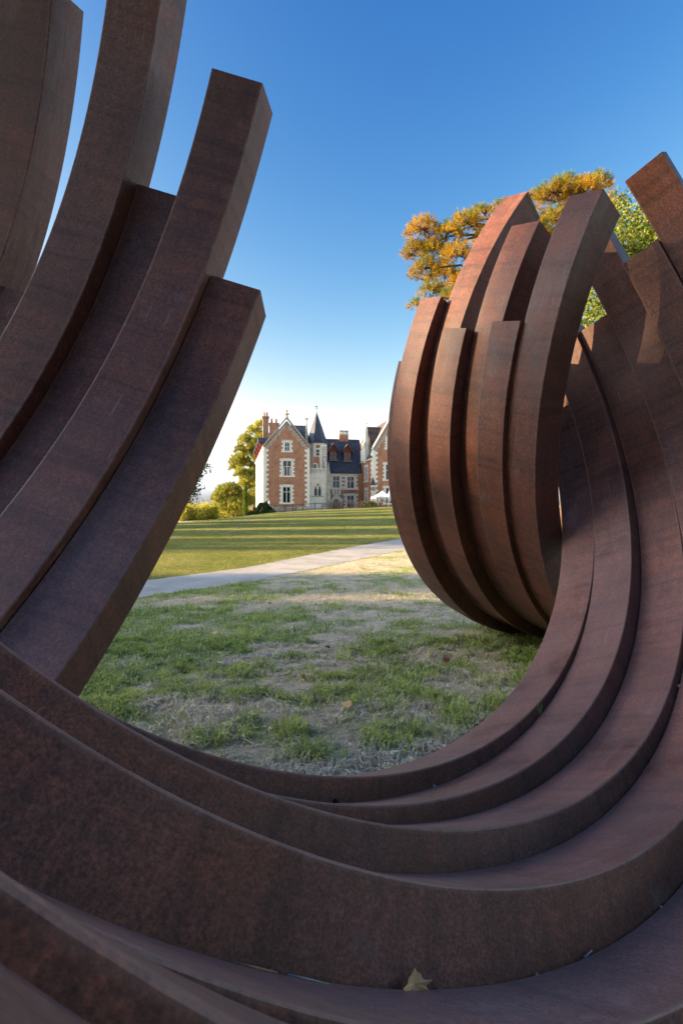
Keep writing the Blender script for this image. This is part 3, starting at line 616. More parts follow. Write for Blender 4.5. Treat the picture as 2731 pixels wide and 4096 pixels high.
# --- chapel with balustrade
FC = front(2.5)
ch = [(9.78, 11.30, 4.30, 6.95)]
wall('chapel_wall', FC, lambda z: (8.60, 12.9), BZ, 8.62, ch, 'stone')
MB().box(12.45, 12.9, 2.95, 9.0, BZ, 8.62).box(8.6, 12.45, 2.95, 9.0, 8.2, 8.60).build('chapel_side', M['stone'], chateau)
for i in range(8):                               # ashlar courses, slightly proud and uneven
    z = 1.9 + .84 * i; x = 8.95
    while x < 12.2:
        w_ = rnd.uniform(.7, 1.15); x1_ = min(x + w_, 12.3)
        if not (x1_ > 9.5 and x < 11.55 and z + .84 > 4.0 and z < 7.1): block('ashlar', chateau, x + .012, x1_ - .012, 2.5 - rnd.uniform(.012, .03), 2.6, z + .012, z + .83, 'stone')
        x = x1_
gwn = MB(); ac = 10.54; NA = 14                    # pointed arch: stone infill around two lancets
def arch_z(x, half, z0, rise): t = abs(x) / half; return z0 + rise * (1 - t ** 1.75)
xs = [-.76 + 1.52 * i / NA for i in range(NA + 1)]
for xa, xb in zip(xs[:-1], xs[1:]):
    za, zb = min(arch_z(xa, .76, 5.75, 1.15), 6.95), min(arch_z(xb, .76, 5.75, 1.15), 6.95)
    gwn.add([(ac+xa,2.50,za),(ac+xb,2.50,zb),(ac+xb,2.50,6.95),(ac+xa,2.50,6.95),(ac+xa,2.8,za),(ac+xb,2.8,zb),(ac+xb,2.8,6.95),(ac+xa,2.8,6.95)], [(0,1,2,3),(0,4,5,1),(1,5,6,2),(2,6,7,3),(3,7,4,0),(7,6,5,4)])
gwn.box(9.78, 11.30, 2.64, 2.80, 4.30, 6.94)
gwo = gwn.build('window', M['stone'], chateau)
for s in (-1, 1):
    c = ac + s * .375; pts = [(c - .27, 4.36), (c + .27, 4.36), (c + .27, 5.55), (c + .16, 5.78), (c + .09, 5.86), (c + .14, 6.02), (c, 6.28), (c - .14, 6.02), (c - .09, 5.86), (c - .16, 5.78), (c - .27, 5.55)]
    MB().prism_y(pts, 2.615, 2.639).build('pane', M['glass'], gwo)
MB().box(ac - .05, ac + .05, 2.6, 2.638, 6.15, 6.68).box(ac - .22, ac + .22, 2.6, 2.638, 6.42, 6.55).build('cross_light', M['glass'], gwo)
block('sill', gwo, 9.45, 11.75, 2.36, 2.52, 4.12, 4.28, 'stone_old')
bal = MB().box(8.62, 12.4, 2.36, 2.62, 8.62, 8.84).box(8.62, 12.4, 2.38, 2.60, 9.56, 9.74)
for a in (8.72, 10.52, 12.3): bal.box(a - .11, a + .11, 2.4, 2.58, 8.84, 9.56)
for a0 in (8.85, 10.65):
    for i in range(2):
        b0 = a0 + .78 * i
        bal.bar((b0, 2.49, 8.86), (b0 + .78, 2.49, 9.54), .10, .12).bar((b0 + .78, 2.49, 8.86), (b0, 2.49, 9.54), .10, .12)
    bal.box(a0 + .72, a0 + .84, 2.42, 2.56, 8.84, 9.56)
bal.build('balustrade', M['stone'], chateau)
MB().box(12.32, 12.98, 2.05, 2.85, BZ, 4.9).box(12.24, 13.06, 1.98, 2.9, 4.9, 5.02).box(12.40, 12.92, 2.12, 2.8, 5.02, 7.2).box(12.34, 12.98, 2.06, 2.86, 7.2, 7.32).box(12.44, 12.88, 2.16, 2.76, 7.32, 8.7).box(12.34, 12.98, 2.06, 2.86, 8.7, 8.85).lathe(12.66, 2.46, [(.34, 8.85), (.30, 9.4), (.05, 11.0)], 4, math.pi/4).build('buttress', M['stone_old'], chateau)
MB().tube([(8.78, 2.38, BZ), (8.78, 2.38, 8.5), (8.78, 1.9, 8.75)], .07, 8).build('downpipe', M['iron'], chateau)
gar = MB().tube([(8.78, 2.3, 8.5), (8.85, 1.7, 8.75), (8.9, 1.3, 8.65)], [.22, .16, .1], 6).box(8.7, 9.0, 1.2, 1.5, 8.55, 8.85).build('gargoyle', M['stone_old'], chateau)
# --- main block with doorway
FM = front(9.0)
mw = [(14.77, 16.16, 6.24, 8.65), (17.83, 19.25, 6.17, 8.59), (17.81, 19.25, 2.0, 4.66), (14.69, 16.33, BZ, 4.02)]
wall('main_wall', FM, lambda z: (12.9, 20.98), BZ, 9.35, mw, 'brick')
for h in mw[:3]: window(FM, *h, transom=.62, sw=.85, nblk=7)
MB().box(12.95, 20.9, 8.93, 9.05, 9.02, 9.36).build('cornice', M['stone'], chateau)
block('string_course', chateau, 13.2, 20.3, 8.90, 9.05, 5.86, 5.99, 'stone')
dr_ = MB()
for i in range(7):
    x0_ = 14.70 + 1.62 * i / 7; x1_ = 14.70 + 1.62 * (i + 1) / 7; xm = (x0_ + x1_) / 2 - 15.51; dr_.box(x0_ + .01, x1_ - .01, 9.16, 9.22, BZ, 3.98 - .75 * (abs(xm) / .81) ** 2.2)
do = dr_.build('door', M['door_wood'], chateau)
MB().box(15.46, 15.50, 9.12, 9.16, 2.2, 2.6).build('handle', M['iron'], do)
dh = MB(); nseg = 12                              # low arch and ogee hood
for i in range(nseg):
    t0, t1 = -1 + 2 * i / nseg, -1 + 2 * (i + 1) / nseg
    f = lambda t: 4.02 - .75 * abs(t) ** 2.2; g_ = lambda t: 4.25 + .95 * (1 - abs(t)) ** 1.6 - .35 * abs(t) ** 2
    xa, xb = 15.51 + .82 * t0, 15.51 + .82 * t1; Xa, Xb = 15.51 + 1.12 * t0, 15.51 + 1.12 * t1
    dh.add([(xa,8.90,f(t0)),(xb,8.90,f(t1)),(Xb,8.90,g_(t1)),(Xa,8.90,g_(t0)),(xa,9.2,f(t0)),(xb,9.2,f(t1)),(Xb,9.2,g_(t1)),(Xa,9.2,g_(t0))], [(0,1,2,3),(0,4,5,1),(2,6,7,3),(7,6,5,4),(0,3,7,4),(1,5,6,2)])
    dh.add([(Xa,8.78,g_(t0)),(Xb,8.78,g_(t1)),(Xb,8.78,g_(t1)+.1),(Xa,8.78,g_(t0)+.1),(Xa,9.05,g_(t0)),(Xb,9.05,g_(t1)),(Xb,9.05,g_(t1)+.1),(Xa,9.05,g_(t0)+.1)], [(0,1,2,3),(0,4,5,1),(2,6,7,3),(7,6,5,4)])
dh.box(14.33, 14.68, 8.88, 9.1, BZ, 3.9).box(16.34, 16.7, 8.88, 9.1, BZ, 3.9).box(15.36, 15.66, 8.84, 9.0, 5.1, 5.8)
dh.box(15.2, 15.82, 8.86, 9.0, 5.35, 5.48)
dh.build('door_surround', M['stone'], chateau)
for x in (14.2, 16.85):
    MB().box(x - .15, x + .15, 8.72, 9.0, 3.0, 4.6).box(x - .24, x + .24, 8.68, 9.0, 2.85, 3.02).lathe(x, 8.86, [(.2, 4.6), (.13, 4.75), (.16, 5.1), (.1, 5.2), (.13, 5.45), (.03, 6.0)], 6).build('pinnacle', M['stone_old'], chateau)
for x0_, x1_ in ((14.62, 15.1), (15.95, 16.42)): block('stone_panel', chateau, x0_, x1_, 8.965, 9.1, 4.75, 5.85, 'stone')
MB().prism_x([(8.62, 9.30), (13.5, 16.95), (18.4, 9.30)], 8.7, 21.5).build('main_roof', M['slate'], chateau)
MB().box(12.5, 21.3, 13.38, 13.62, 16.88, 17.02).build('ridge_cap', M['lead'], chateau)
MB().tube([(12.95, 8.6, 9.28), (20.95, 8.6, 9.28)], .07, 6).build('gutter', M['iron'], chateau)
cb_ = MB().box(16.95, 18.95, 13.2, 14.6, 15.5, 18.0).build('chimney', M['brick'], chateau)
MB().box(16.93, 18.97, 13.18, 14.62, 18.0, 18.35).build('chimney_band', M['stone'], cb_)
cbm = MB()
for i in range(3): cbm.box(16.93 + .84 * i, 17.29 + .84 * i, 13.18, 14.62, 18.35, 18.75)
cbm.box(16.8, 19.1, 13.05, 14.75, 18.75, 18.9).build('chimney_cap', M['stone'], cb_)
for xc, zs in ((15.08, 0.0), (18.12, -.1)):       # timber dormers
    y0 = 10.3; z0_ = 12.1 + zs
    d = MB().box(xc - .78, xc - .66, y0, y0 + .14, z0_, z0_ + 1.9).box(xc + .66, xc + .78, y0, y0 + .14, z0_, z0_ + 1.9).box(xc - .66, xc + .66, y0, y0 + .14, z0_, z0_ + .16).box(xc - .66, xc + .66, y0, y0 + .14, z0_ + 1.74, z0_ + 1.9).box(xc - .06, xc + .06, y0 - .02, y0 + .12, z0_ + .16, z0_ + 1.74).box(xc - .66, xc + .66, y0 - .01, y0 + .12, z0_ + .95, z0_ + 1.05)
    d.prism_y([(xc - .8, z0_ + 1.9), (xc + .8, z0_ + 1.9), (xc, z0_ + 3.3)], y0 + .04, y0 + .14)
    for a in (-.5, -.25, .25, .5): d.bar((xc, y0 - .01, z0_ + 1.95), (xc + a * 1.1, y0 - .01, z0_ + 1.95 + (1 - abs(a)) * 1.25), .07, .06)
    dm = d.build('dormer', M['red_wood'], chateau)
    for a0, a1 in ((-.66, -.06), (.06, .66)):
        for q0, q1 in ((.16, .95), (1.05, 1.74)): MB().box(xc + a0, xc + a1, y0 + .06, y0 + .09, z0_ + q0, z0_ + q1).build('pane', M['glass'], dm)
    MB().box(xc - .8, xc - .70, y0 + .14, y0 + 3.2, z0_ - .4, z0_ + 1.9).box(xc + .70, xc + .8, y0 + .14, y0 + 3.2, z0_ - .4, z0_ + 1.9).build('cheek', M['slate'], dm)
    for s in (-1, 1):
        MB().prism_y([(xc, z0_ + 3.50), (xc + s * 1.18, z0_ + 1.62), (xc + s * 1.18, z0_ + 1.76), (xc, z0_ + 3.66)], y0 - .12, y0 + 4.0).build('dormer_roof', M['slate'], dm)
        MB().prism_y([(xc, z0_ + 3.32), (xc + s * 1.20, z0_ + 1.50), (xc + s * 1.20, z0_ + 1.74), (xc, z0_ + 3.62)], y0 - .42, y0 - .13).build('bargeboard', M['red_wood'], dm)
    MB().box(xc - .95, xc + .95, y0 - .5, y0 + .1, z0_ - .14, z0_ - .02).build('sill', M['lead'], dm)
# --- right wing
RL = leftw(21.0)
rw = [(3.95, 7.0, 7.25, 10.6), (3.9, 7.1, 2.4, 5.95)]; rw = [(4.7, 6.3, 7.5, 10.4), (4.7, 6.3, 2.7, 5.75)]
wall('side_wall', RL, lambda z: (.45, 10.6), BZ, 11.7, rw, 'brick')
for h in rw: window(RL, *h, transom=.6, sw=.75, frame='shutter', nblk=9)
quoins(RL, .0, 1, BZ, 13.2, lo=1.3, hi=1.9)
rlim = lambda z: gable_lim(z, 21.0, 29.4, 13.45, (25.2, 20.2))
fw = [(23.55, 25.0, 7.5, 10.5), (23.55, 25.0, 2.9, 5.9), (23.9, 25.0, 13.6, 15.6)]
wall('front_wall', F0, rlim, BZ, 20.2, fw, 'brick', extra=(13.45,))
for h in fw: window(F0, *h, transom=.6, sw=.62, frame='shutter', nblk=9)
quoins(F0, 20.98, 1, BZ, 13.3); quoins(F0, 29.42, -1, BZ, 13.3)
for sgn, (xa, za), (xb, zb) in ((1, (20.9, 13.3), (25.2, 20.55)), (-1, (29.5, 13.3), (25.2, 20.55))):
    MB().prism_y([(xa, za), (xb, zb), (xb, zb + .45), (xa - sgn * .16, za + .2)], -.16, .5).build('coping', M['stone'], chateau)
    for i in range(13):
        t0, t1 = i / 13, (i + 1) / 13; z0_, z1_ = za + (zb - za) * t0, za + (zb - za) * t1; xi = xa + (xb - xa) * t1
        if i < 12: block('step_stone', chateau, xi, xi + sgn * (.6 + .2 * (i % 2)), -.035, .2, z0_ - .3, z1_ - .32, 'stone_old')
MB().prism_y([(20.75, 11.75), (25.2, 19.9), (29.7, 11.75)], .5, 22).build('roof', M['brown_tile'], chateau)
MB().prism_x([(1.6, 11.6), (7.0, 18.75), (12.4, 11.6)], 21.55, 25.2).build('cross_roof', M['brown_tile'], chateau)
MB().box(21.55, 25.0, 6.9, 7.1, 18.7, 18.84).build('ridge_cap', M['lead'], chateau)
MB().box(20.8, 21.2, .45, 10.7, 11.5, 11.78).build('cornice', M['stone'], chateau)
MB().box(28.9, 29.38, .45, 22, BZ, 11.7).box(21.45, 28.9, 21.5, 22, BZ, 11.7).build('rear_wall', M['brick'], chateau)
pinnacle(21.1, 6.1, 11.2, 20.1, 1.0, 'stone')
MB().box(20.65, 21.5, 5.2, 9.0, 11.7, 14.0).build('parapet_gable', M['stone'], chateau)
nb = MB().lathe(20.95, .0, [(.12, 4.4), (.45, 5.0), (.48, 5.15), (.42, 5.2), (.42, 6.3), (.5, 6.38)], 8).build('corner_niche', M['stone'], chateau)
MB().lathe(20.95, .0, [(.58, 6.38), (.05, 7.9)], 8).build('niche_roof', M['brown_tile'], nb)
for a in (-150, -105, -60):
    MB().lathe(20.95 + .43 * math.cos(R(a)), .43 * math.sin(R(a)), [(.09, 5.3), (.1, 5.9), (.02, 6.15)], 6).build('niche_opening', M['iron'], nb)
MB().tube([(20.86, 10.25, BZ), (20.86, 10.25, 11.4)], .07, 8).build('downpipe', M['iron'], chateau)
MB().tube([(-.1, .25, BZ), (-.1, .25, 13.0)], .07, 8).build('downpipe', M['iron'], chateau)

# ------------------------------------------------------------------ trees and shrubs
def rand_dirs(r, n):
    v = r.normal(size=(n, 3)); return v / np.linalg.norm(v, axis=1)[:, None]
def leaf_quads(r, C, size, cols, droop=.3, aspect=.55, up=.0):
    n = len(C); a = rand_dirs(r, n); a[:, 2] -= droop; a /= np.linalg.norm(a, axis=1)[:, None]
    b = np.cross(a, rand_dirs(r, n)); b /= (np.linalg.norm(b, axis=1)[:, None] + 1e-6)
    s = size * r.uniform(.6, 1.3, n)[:, None]; nrm = np.cross(a, b) * s * .12
    V = np.stack([C, C + a * s * .5 + b * s * aspect * .5 + nrm, C + a * s, C + a * s * .5 - b * s * aspect * .5 + nrm], 1).reshape(-1, 3)
    return V, np.arange(4 * n).reshape(-1, 4), np.repeat(cols, 4, 0)
def needle_tris(r, C, axis, per, length, width, cols):
    n = len(C); m = n * per; c = np.repeat(C, per, 0); ax = np.repeat(axis, per, 0)
    d = rand_dirs(r, m) * .95 + ax * .75; d /= np.linalg.norm(d, axis=1)[:, None]
    s = np.cross(d, rand_dirs(r, m)); s /= (np.linalg.norm(s, axis=1)[:, None] + 1e-6)
    L_ = length * r.uniform(.6, 1.2, m)[:, None]; c = c + ax * r.uniform(-.6, .6, m)[:, None] * length
    V = np.stack([c - s * width / 2, c + s * width / 2, c + d * L_], 1).reshape(-1, 3)
    cc = np.repeat(cols, per, 0) * r.uniform(.75, 1.25, m)[:, None]
    return V, np.arange(3 * m).reshape(-1, 3), np.repeat(cc, 3, 0)
def limb(mb, a, b, r0, r1, r, sag=.15, n=5):
    a = Vector(a); b = Vector(b); L_ = (b - a).length; pts = []
    for i in range(n + 1):
        t = i / n; p = a.lerp(b, t); p.z += math.sin(t * math.pi) * L_ * sag * .5
        if 0 < i < n: p += Vector(r.normal(0, L_ * .025, 3))
        pts.append(p)
    mb.tube(pts, [r0 + (r1 - r0) * i / n for i in range(n + 1)], 7, cap=True); return pts
def broadleaf(name, base, trunk_top, trunk_r, lobes, per, size, pal, seed, label, cat='tree', group=None, droop=.3, bark='bark', surf=.55):
    """trunk, limbs to every lobe of the crown, and single leaves gathered in sprays"""
    r = np.random.default_rng(seed); base = Vector(base); root = empty(name, base, 0, label, cat, group)
    mb = MB(); top = Vector(trunk_top); tp = []
    for i in range(7):
        t = i / 6; tp.append(Vector((0,0,-.3)).lerp(top - base, t) + Vector(r.normal(0, trunk_r * .25, 3)) * (0 < i < 6))
    mb.tube(tp, [trunk_r * (1.25 - .75 * i / 6) if i else trunk_r * 1.7 for i in range(7)], 9)
    Cs, Ks = [], []
    for (c, rad) in lobes:
        c = Vector(c) - base; j = tp[2 + int(r.integers(0, 5))]; limb(mb, j, c, trunk_r * .38, trunk_r * .08, r)
        nsp = max(6, int(per * rad ** 2 / 9)); d = rand_dirs(r, nsp); rr = rad * (surf + (1 - surf) * r.uniform(0, 1, nsp) ** .5) * r.uniform(.75, 1.1, nsp); sp = np.array(c) + d * rr[:, None] * np.array([1, 1, .82])
        for s in sp[: max(3, nsp // 12)]: limb(mb, c, s, trunk_r * .08, .012, r, n=3)
        k = 9; pts = np.repeat(sp, k, 0) + r.normal(0, size * 1.5, (nsp * k, 3)); Cs.append(pts)
        u = np.repeat(r.uniform(0, 1, nsp), k); Ks.append(u)
    C = np.concatenate(Cs); u = np.clip(np.concatenate(Ks) + r.normal(0, .15, len(C)), 0, .999)
    pal = np.array(pal); f_ = u * (len(pal) - 1); i0 = f_.astype(int); w = (f_ - i0)[:, None]; cols = pal[i0] * (1 - w) + pal[np.minimum(i0 + 1, len(pal) - 1)] * w
    V, Q, K = leaf_quads(r, C, size, cols, droop); mb.build('trunk', M[bark], root, smooth=True); np_mesh('crown', V, Q, 4, M['leaf'], root, K); return root
def pine(name, base, trunk_top, trunk_r, lobes, per, nlen, nwid, pal, tip, seed, label, group=None, needles=26, flat=.62, gold=.5):
    r = np.random.default_rng(seed); base = Vector(base); root = empty(name, base, 0, label, 'tree', group)
    mb = MB(); top = Vector(trunk_top) - base; tp = [Vector((0,0,-.3)).lerp(top, i / 8) + Vector(r.normal(0, trunk_r * .3, 3)) * (0 < i < 8) for i in range(9)]
    mb.tube(tp, [trunk_r * (1.2 - .85 * i / 8) for i in range(9)], 9)
    Cs, Ax, Ks = [], [], []; pal = np.array(pal); tip = np.array(tip)
    for (c, rad) in lobes:
        c = Vector(c) - base; hz = [abs(p.z - (c.z - rad * 1.4)) for p in tp]; j = tp[min(range(len(tp)), key=lambda i: hz[i])]
        limb(mb, j, c, trunk_r * .30, trunk_r * .09, r, .22)
        n = max(8, int(per * rad ** 2)); d = rand_dirs(r, n); d[:, 2] = np.abs(d[:, 2]) * 1.25 - .55
        rr = rad * (.45 + .65 * r.uniform(0, 1, n) ** .7); off = d * rr[:, None] * np.array([1, 1, flat])
        sp = np.array(c) + off
        for s in sp[: max(4, n // 9)]: limb(mb, c, s, trunk_r * .07, .012, r, n=3)
        ax = off / (np.linalg.norm(off, axis=1)[:, None] + 1e-6) * .8 + np.array([0, 0, .55]); ax /= np.linalg.norm(ax, axis=1)[:, None]
        u = r.uniform(0, 1, n)[:, None]; k = pal[r.integers(0, len(pal), n)] * (.75 + .5 * u)
        outer = np.clip((off[:, 2] / (rad * flat) + .15) * 1.2 + r.normal(0, .35, n) - gold + r.uniform(-.55, .55), 0, 1)[:, None]; k = k * r.uniform(.7, 1.15)
        k = k * (1 - outer) + tip * (.8 + .4 * u) * outer
        Cs.append(sp); Ax.append(ax); Ks.append(k)
    V, T, K = needle_tris(r, np.concatenate(Cs), np.concatenate(Ax), needles, nlen, nwid, np.concatenate(Ks))
    mb.build('trunk', M['pine_bark'], root, smooth=True); np_mesh('crown', V, T, 3, M['needle'], root, K); return root
def lob(d, items, sp, seed, k=1.0):
    r = random.Random(seed); return [(at(px, py, d + r.uniform(-sp, sp)), rp / F * d * k * r.uniform(.8, 1.2)) for px, py, rp in items]
def gp(px, d): x = (px - 1365.5) / F * d; return (x, d, float(ground_z(x, d)))
# big pine behind the barrel of arcs
lb = lob(25, [(1690,915,62),(1665,1000,52),(1735,1000,55),(1700,1075,60),(1770,1095,70),(1720,1160,62),(1660,1218,34),(1790,930,60),(1830,1020,70),(1860,890,55),(1930,850,55),(1945,940,70),(2010,830,52),(2040,930,80),(2080,850,50),(2150,800,55),(2215,770,60),(2265,740,50),(2330,760,58),(2385,725,45),(2420,745,30),(2290,840,70),(2210,880,75),(2360,840,60),(2120,930,80),(2260,960,80),(1850,1130,70),(1960,1060,80),(2080,1040,80),(2330,930,70),(1800,1190,45),(2420,820,50)], 2.2, 5, 1.0)
pine('pine_tree', gp(2260, 25), at(2275, 800, 25), .34, lb, 330, .20, .015, [(.62,.33,.025),(.54,.32,.03),(.34,.25,.025),(.46,.31,.03)], (.13,.22,.035), 51, 'large pine with golden lit needles behind the barrel of arcs', needles=26, gold=.12, flat=.85)
lb = lob(17, [(2450,850,60),(2500,930,75),(2420,960,60),(2580,880,70),(2600,980,85),(2480,1040,80),(2560,1110,90),(2400,1090,70),(2380,1210,80),(2480,1200,85),(2620,1180,90),(2330,1280,60),(2660,860,70),(2700,1000,90),(2440,1310,80)], 1.2, 6)
broadleaf('broadleaf_tree', gp(2560, 17), at(2540, 1000, 17), .26, lb, 2300, .125, [(.06,.12,.02),(.13,.20,.03),(.24,.27,.04),(.36,.30,.05)], 52, 'yellow green broadleaf tree showing between the crossing bars at right')
# pines and shrubs beside the chateau
lb = lob(152, [(1040,1700,26),(1012,1722,30),(1050,1745,30),(985,1760,28),(1025,1778,32),(962,1795,24),(1000,1812,30),(1042,1825,30),(955,1838,28),(985,1855,30),(1030,1870,32),(940,1868,22),(965,1890,28),(1000,1905,32),(1042,1920,30),(1010,1945,30),(975,1935,26),(1035,1970,30),(1000,1985,28),(1050,2010,26)], 4, 7, 1.15)
pine('pine_tree', gp(1015, 152), at(1030, 1710, 152), .5, lb, 42, .60, .085, [(.44,.43,.07),(.54,.48,.075),(.32,.33,.06)], (.36,.39,.07), 53, 'tall pine standing left of the sunlit chateau wall', 'pines beside the chateau', needles=26, flat=.95)
lb = lob(142, [(895,1962,22),(925,1955,24),(870,1985,20),(905,1990,24),(945,1968,24),(965,1985,24),(880,2010,20),(925,2012,24),(955,2020,24),(985,2005,22),(900,2035,18),(940,2040,18)], 3, 8, 1.35)
pine('pine_tree', gp(930, 142), at(930, 1965, 142), .4, lb, 46, .55, .08, [(.36,.37,.07),(.45,.41,.075),(.28,.30,.06)], (.32,.36,.07), 54, 'lower spreading pine behind the thin cypress', 'pines beside the chateau', needles=26, flat=.95)
r_ = np.random.default_rng(60)
def column(name, base, h, w, n, size, pal, seed, label, cat):
    r = np.random.default_rng(seed); root = empty(name, base, 0, label, cat); t = r.uniform(0, 1, n) ** .9; a = r.uniform(0, 2 * np.pi, n); lump = 1 + .18 * np.sin(a * 3 + t * 14) + .12 * np.sin(a * 5 - t * 23)
    rad = w * np.sqrt(np.clip(1 - t ** 2.2, .02, 1)) * np.clip(t * 6 + .35, 0, 1) * lump * r.uniform(.8, 1.05, n); C = np.stack([np.cos(a) * rad, np.sin(a) * rad, t * h], 1)
    pal = np.array(pal); cols = pal[r.integers(0, len(pal), n)] * r.uniform(.7, 1.3, n)[:, None]; V, Q, K = leaf_quads(r, C, size, cols, -.9, .35)
    MB().tube([(0,0,-.2),(0,0,h*.85)], [w*.22, .02], 7).build('trunk', M['bark'], root); np_mesh('crown', V, Q, 4, M['leaf'], root, K); return root
column('cypress', gp(982, 98), 5.9, .42, 5000, .22, [(.13,.19,.02),(.19,.25,.03),(.09,.14,.02)], 61, 'thin bright green cypress left of the chateau', 'cypress')
def dome(name, base, rx, rz, n, size, pal, seed, label, cat='shrub', group=None):
    r = np.random.default_rng(seed); root = empty(name, base, 0, label, cat, group); d = rand_dirs(r, n); d[:, 2] = np.abs(d[:, 2])
    lump = 1 + .07 * np.sin(d[:, 0] * 9 + seed) + .07 * np.sin(d[:, 1] * 8 + d[:, 2] * 7); rr = r.uniform(.88, 1.02, n) * lump; C = d * rr[:, None] * np.array([rx, rx, rz])
    pal = np.array(pal); cols = pal[r.integers(0, len(pal), n)] * r.uniform(.6, 1.35, n)[:, None]; V, Q, K = leaf_quads(r, C, size, cols, .0, .6); mb = MB()
    for i in range(5): mb.tube([(0,0,-.1), (math.cos(i*1.3)*rx*.5, math.sin(i*1.3)*rx*.5, rz*.6)], [.05, .02], 5)
    mb.build('stems', M['bark'], root); np_mesh('foliage', V, Q, 4, M['leaf'], root, K); return root
dk = [(.035,.07,.02),(.05,.09,.025),(.07,.11,.03)]
dome('clipped_shrub', gp(1055, 93.5), 1.55, 1.95, 9000, .16, dk, 62, 'round clipped dark green bush at the foot of the chateau')
dome('low_shrub', gp(1010, 92.5), .9, .75, 2500, .18, [(.05,.10,.03),(.08,.13,.04)], 63, 'low leafy plant left of the clipped bush', group='low planting by the clipped bush')
dome('low_shrub', gp(1025, 91.8), .8, .6, 2500, .16, dk, 64, 'small dark plant in front of the clipped bush', group='low planting by the clipped bush')
dome('low_shrub', gp(1088, 92.0), .6, .5, 1500, .15, [(.06,.11,.03),(.10,.14,.04)], 65, 'low grassy plant right of the clipped bush', group='low planting by the clipped bush')
for i, (px_, rx, rz) in enumerate(((1458, .7, .95), (1474, .8, 1.05), (1492, .75, 1.0))):
    dome('hedge_plant', gp(px_, 94.5), rx, rz, 2600, .16, [(.07,.11,.02),(.12,.15,.03),(.17,.18,.04)], 66 + i, ('leftmost', 'middle', 'rightmost')[i] + ' of the three leafy shrubs behind the fence by the tent', group='shrubs behind the fence')
# the tree at left and the sunlit scrub far behind
lb = lob(46, [(690,1830,60),(640,1890,70),(735,1885,42),(785,1900,22),(815,1866,13),(715,1950,46),(765,1955,24),(752,1995,18),(635,1980,55),(600,1820,80)], 2.0, 9)
broadleaf('broadleaf_tree', gp(640, 46), at(640, 1850, 46), .30, lb, 1900, .22, [(.05,.09,.02),(.09,.14,.03),(.16,.21,.04)], 55, 'dark green leafy tree overhanging the far left of the lawn')
ylw = [(.42,.40,.06),(.58,.52,.08),(.68,.58,.10)]
for i, (px_, py_, rp, d) in enumerate(((735,2056,46,172),(785,2050,50,180),(832,2046,52,175),(884,2052,44,182),(690,2050,50,185),(925,2058,36,174),(968,2056,36,186),(1020,2056,36,190))):
    rr = .85 * rp / F * d; b = gp(px_, d); c0 = at(px_, py_, d); r2 = random.Random(i); lobes = [(c0 + Vector((r2.uniform(-.8,.8)*rr, r2.uniform(-.6,.6)*rr, r2.uniform(-.6,.35)*rr)), rr*r2.uniform(.45,.7)) for _ in range(9)]
    broadleaf('scrub_tree', b, c0, .16, lobes, 800, .42, ylw, 70 + i, ['rounded sunlit yellow tree low behind the leftmost gravel','fuller sunlit yellow tree in the middle of the far row','widest sunlit yellow tree of the far row','sunlit yellow tree beside the lower pine','sunlit yellow tree mostly hidden by the left arcs','low yellow bush under the lower pine','yellow bush behind the thin cypress','yellow bush next to the sunlit wall'][i], group='sunlit scrub far behind')
# tall trees standing left of the view: they throw the long shade over lawn and arcs
def shade_tree(seed, h, cr):
    r2 = random.Random(seed); lobes = []
    for i in range(46):
        t = r2.uniform(.20, 1.0); a = r2.uniform(0, 6.28); q = cr * math.sin(min(1, (1.12 - t) * 1.5)) * r2.uniform(.25, 1); lobes.append((Vector((math.cos(a)*q, math.sin(a)*q, h*t)), cr * r2.uniform(.22, .40)))
    return lobes
protos = []
for i, (h, cr) in enumerate(((17, 4.6), (15, 4.2), (19, 5.0))):
    protos.append(broadleaf('lime_tree', (0, 0, 0), (0, 0, h * .8), .34, shade_tree(200 + i, h, cr), 620, .30, [(.04,.08,.015),(.08,.13,.025),(.12,.17,.03)], 80 + i, 'x', group='tall trees left of the view'))
SHADE = [(-62,-14.0,2,1.2),(-60,-7.6,0,1.36),(-63,-2.5,1,1.20,.5),(-61,.4,2,1.15,.55),(-64,3.7,1,1.25,.42),(-66,15.2,0,1.35,.74),(-62,24.6,2,1.22,.70),(-68,34.6,1,1.6,.66),(-64,43.2,0,1.4,.56),(-70,54.0,2,1.3,.72),(-66,63.5,1,1.6,.56),(-72,74.0,0,1.45,.70),(-76,87.0,2,1.2,.8),(-66,-23,1,1.3),(-70,-31,0,1.2),(-72,-4.5,1,1.2),(-80,24.2,2,1.35,.6),(-82,34.0,2,1.4,.6),(-84,53.5,0,1.6,.6),(-84,73.5,2,1.4,.6),(-68,-8.0,2,1.25),
         (-19,-8,0,.95),(-14,-15,2,.85),(-6,-19,1,1.0),(3,-20,0,.95),(12,-18,2,.9),(19,-11,1,1.05),(22,-3,0,.95)]  # added half ring, out of view: blocks low sky light to darken the steel
ORD = ['first','second','third','fourth','fifth','sixth','seventh','eighth','ninth','tenth','eleventh','twelfth','thirteenth','fourteenth','fifteenth','sixteenth','seventeenth','eighteenth','nineteenth','twentieth','twenty-first']
used = set()
for i, (x, y, p, s, *sy) in enumerate(SHADE):
    src = protos[p]
    if p not in used: o = src; used.add(p)
    else:
        o = src.copy(); COL.objects.link(o)
        for ch_ in src.children: c2 = ch_.copy(); COL.objects.link(c2); c2.parent = o
    o.location = (x, y, float(ground_z(x, y))); o.rotation_euler = (0, 0, 0 if sy else i * 1.7); o.scale = (s, s * (sy[0] if sy else 1), s)
    o['label'] = ('tall leafy tree outside the left edge, ' + ORD[i] + ' of the row counted from the sculpture') if i < 21 else 'unseen tree of the half ring added behind the photographer to block low sky light, ' + ORD[i - 21] + ' from the left'

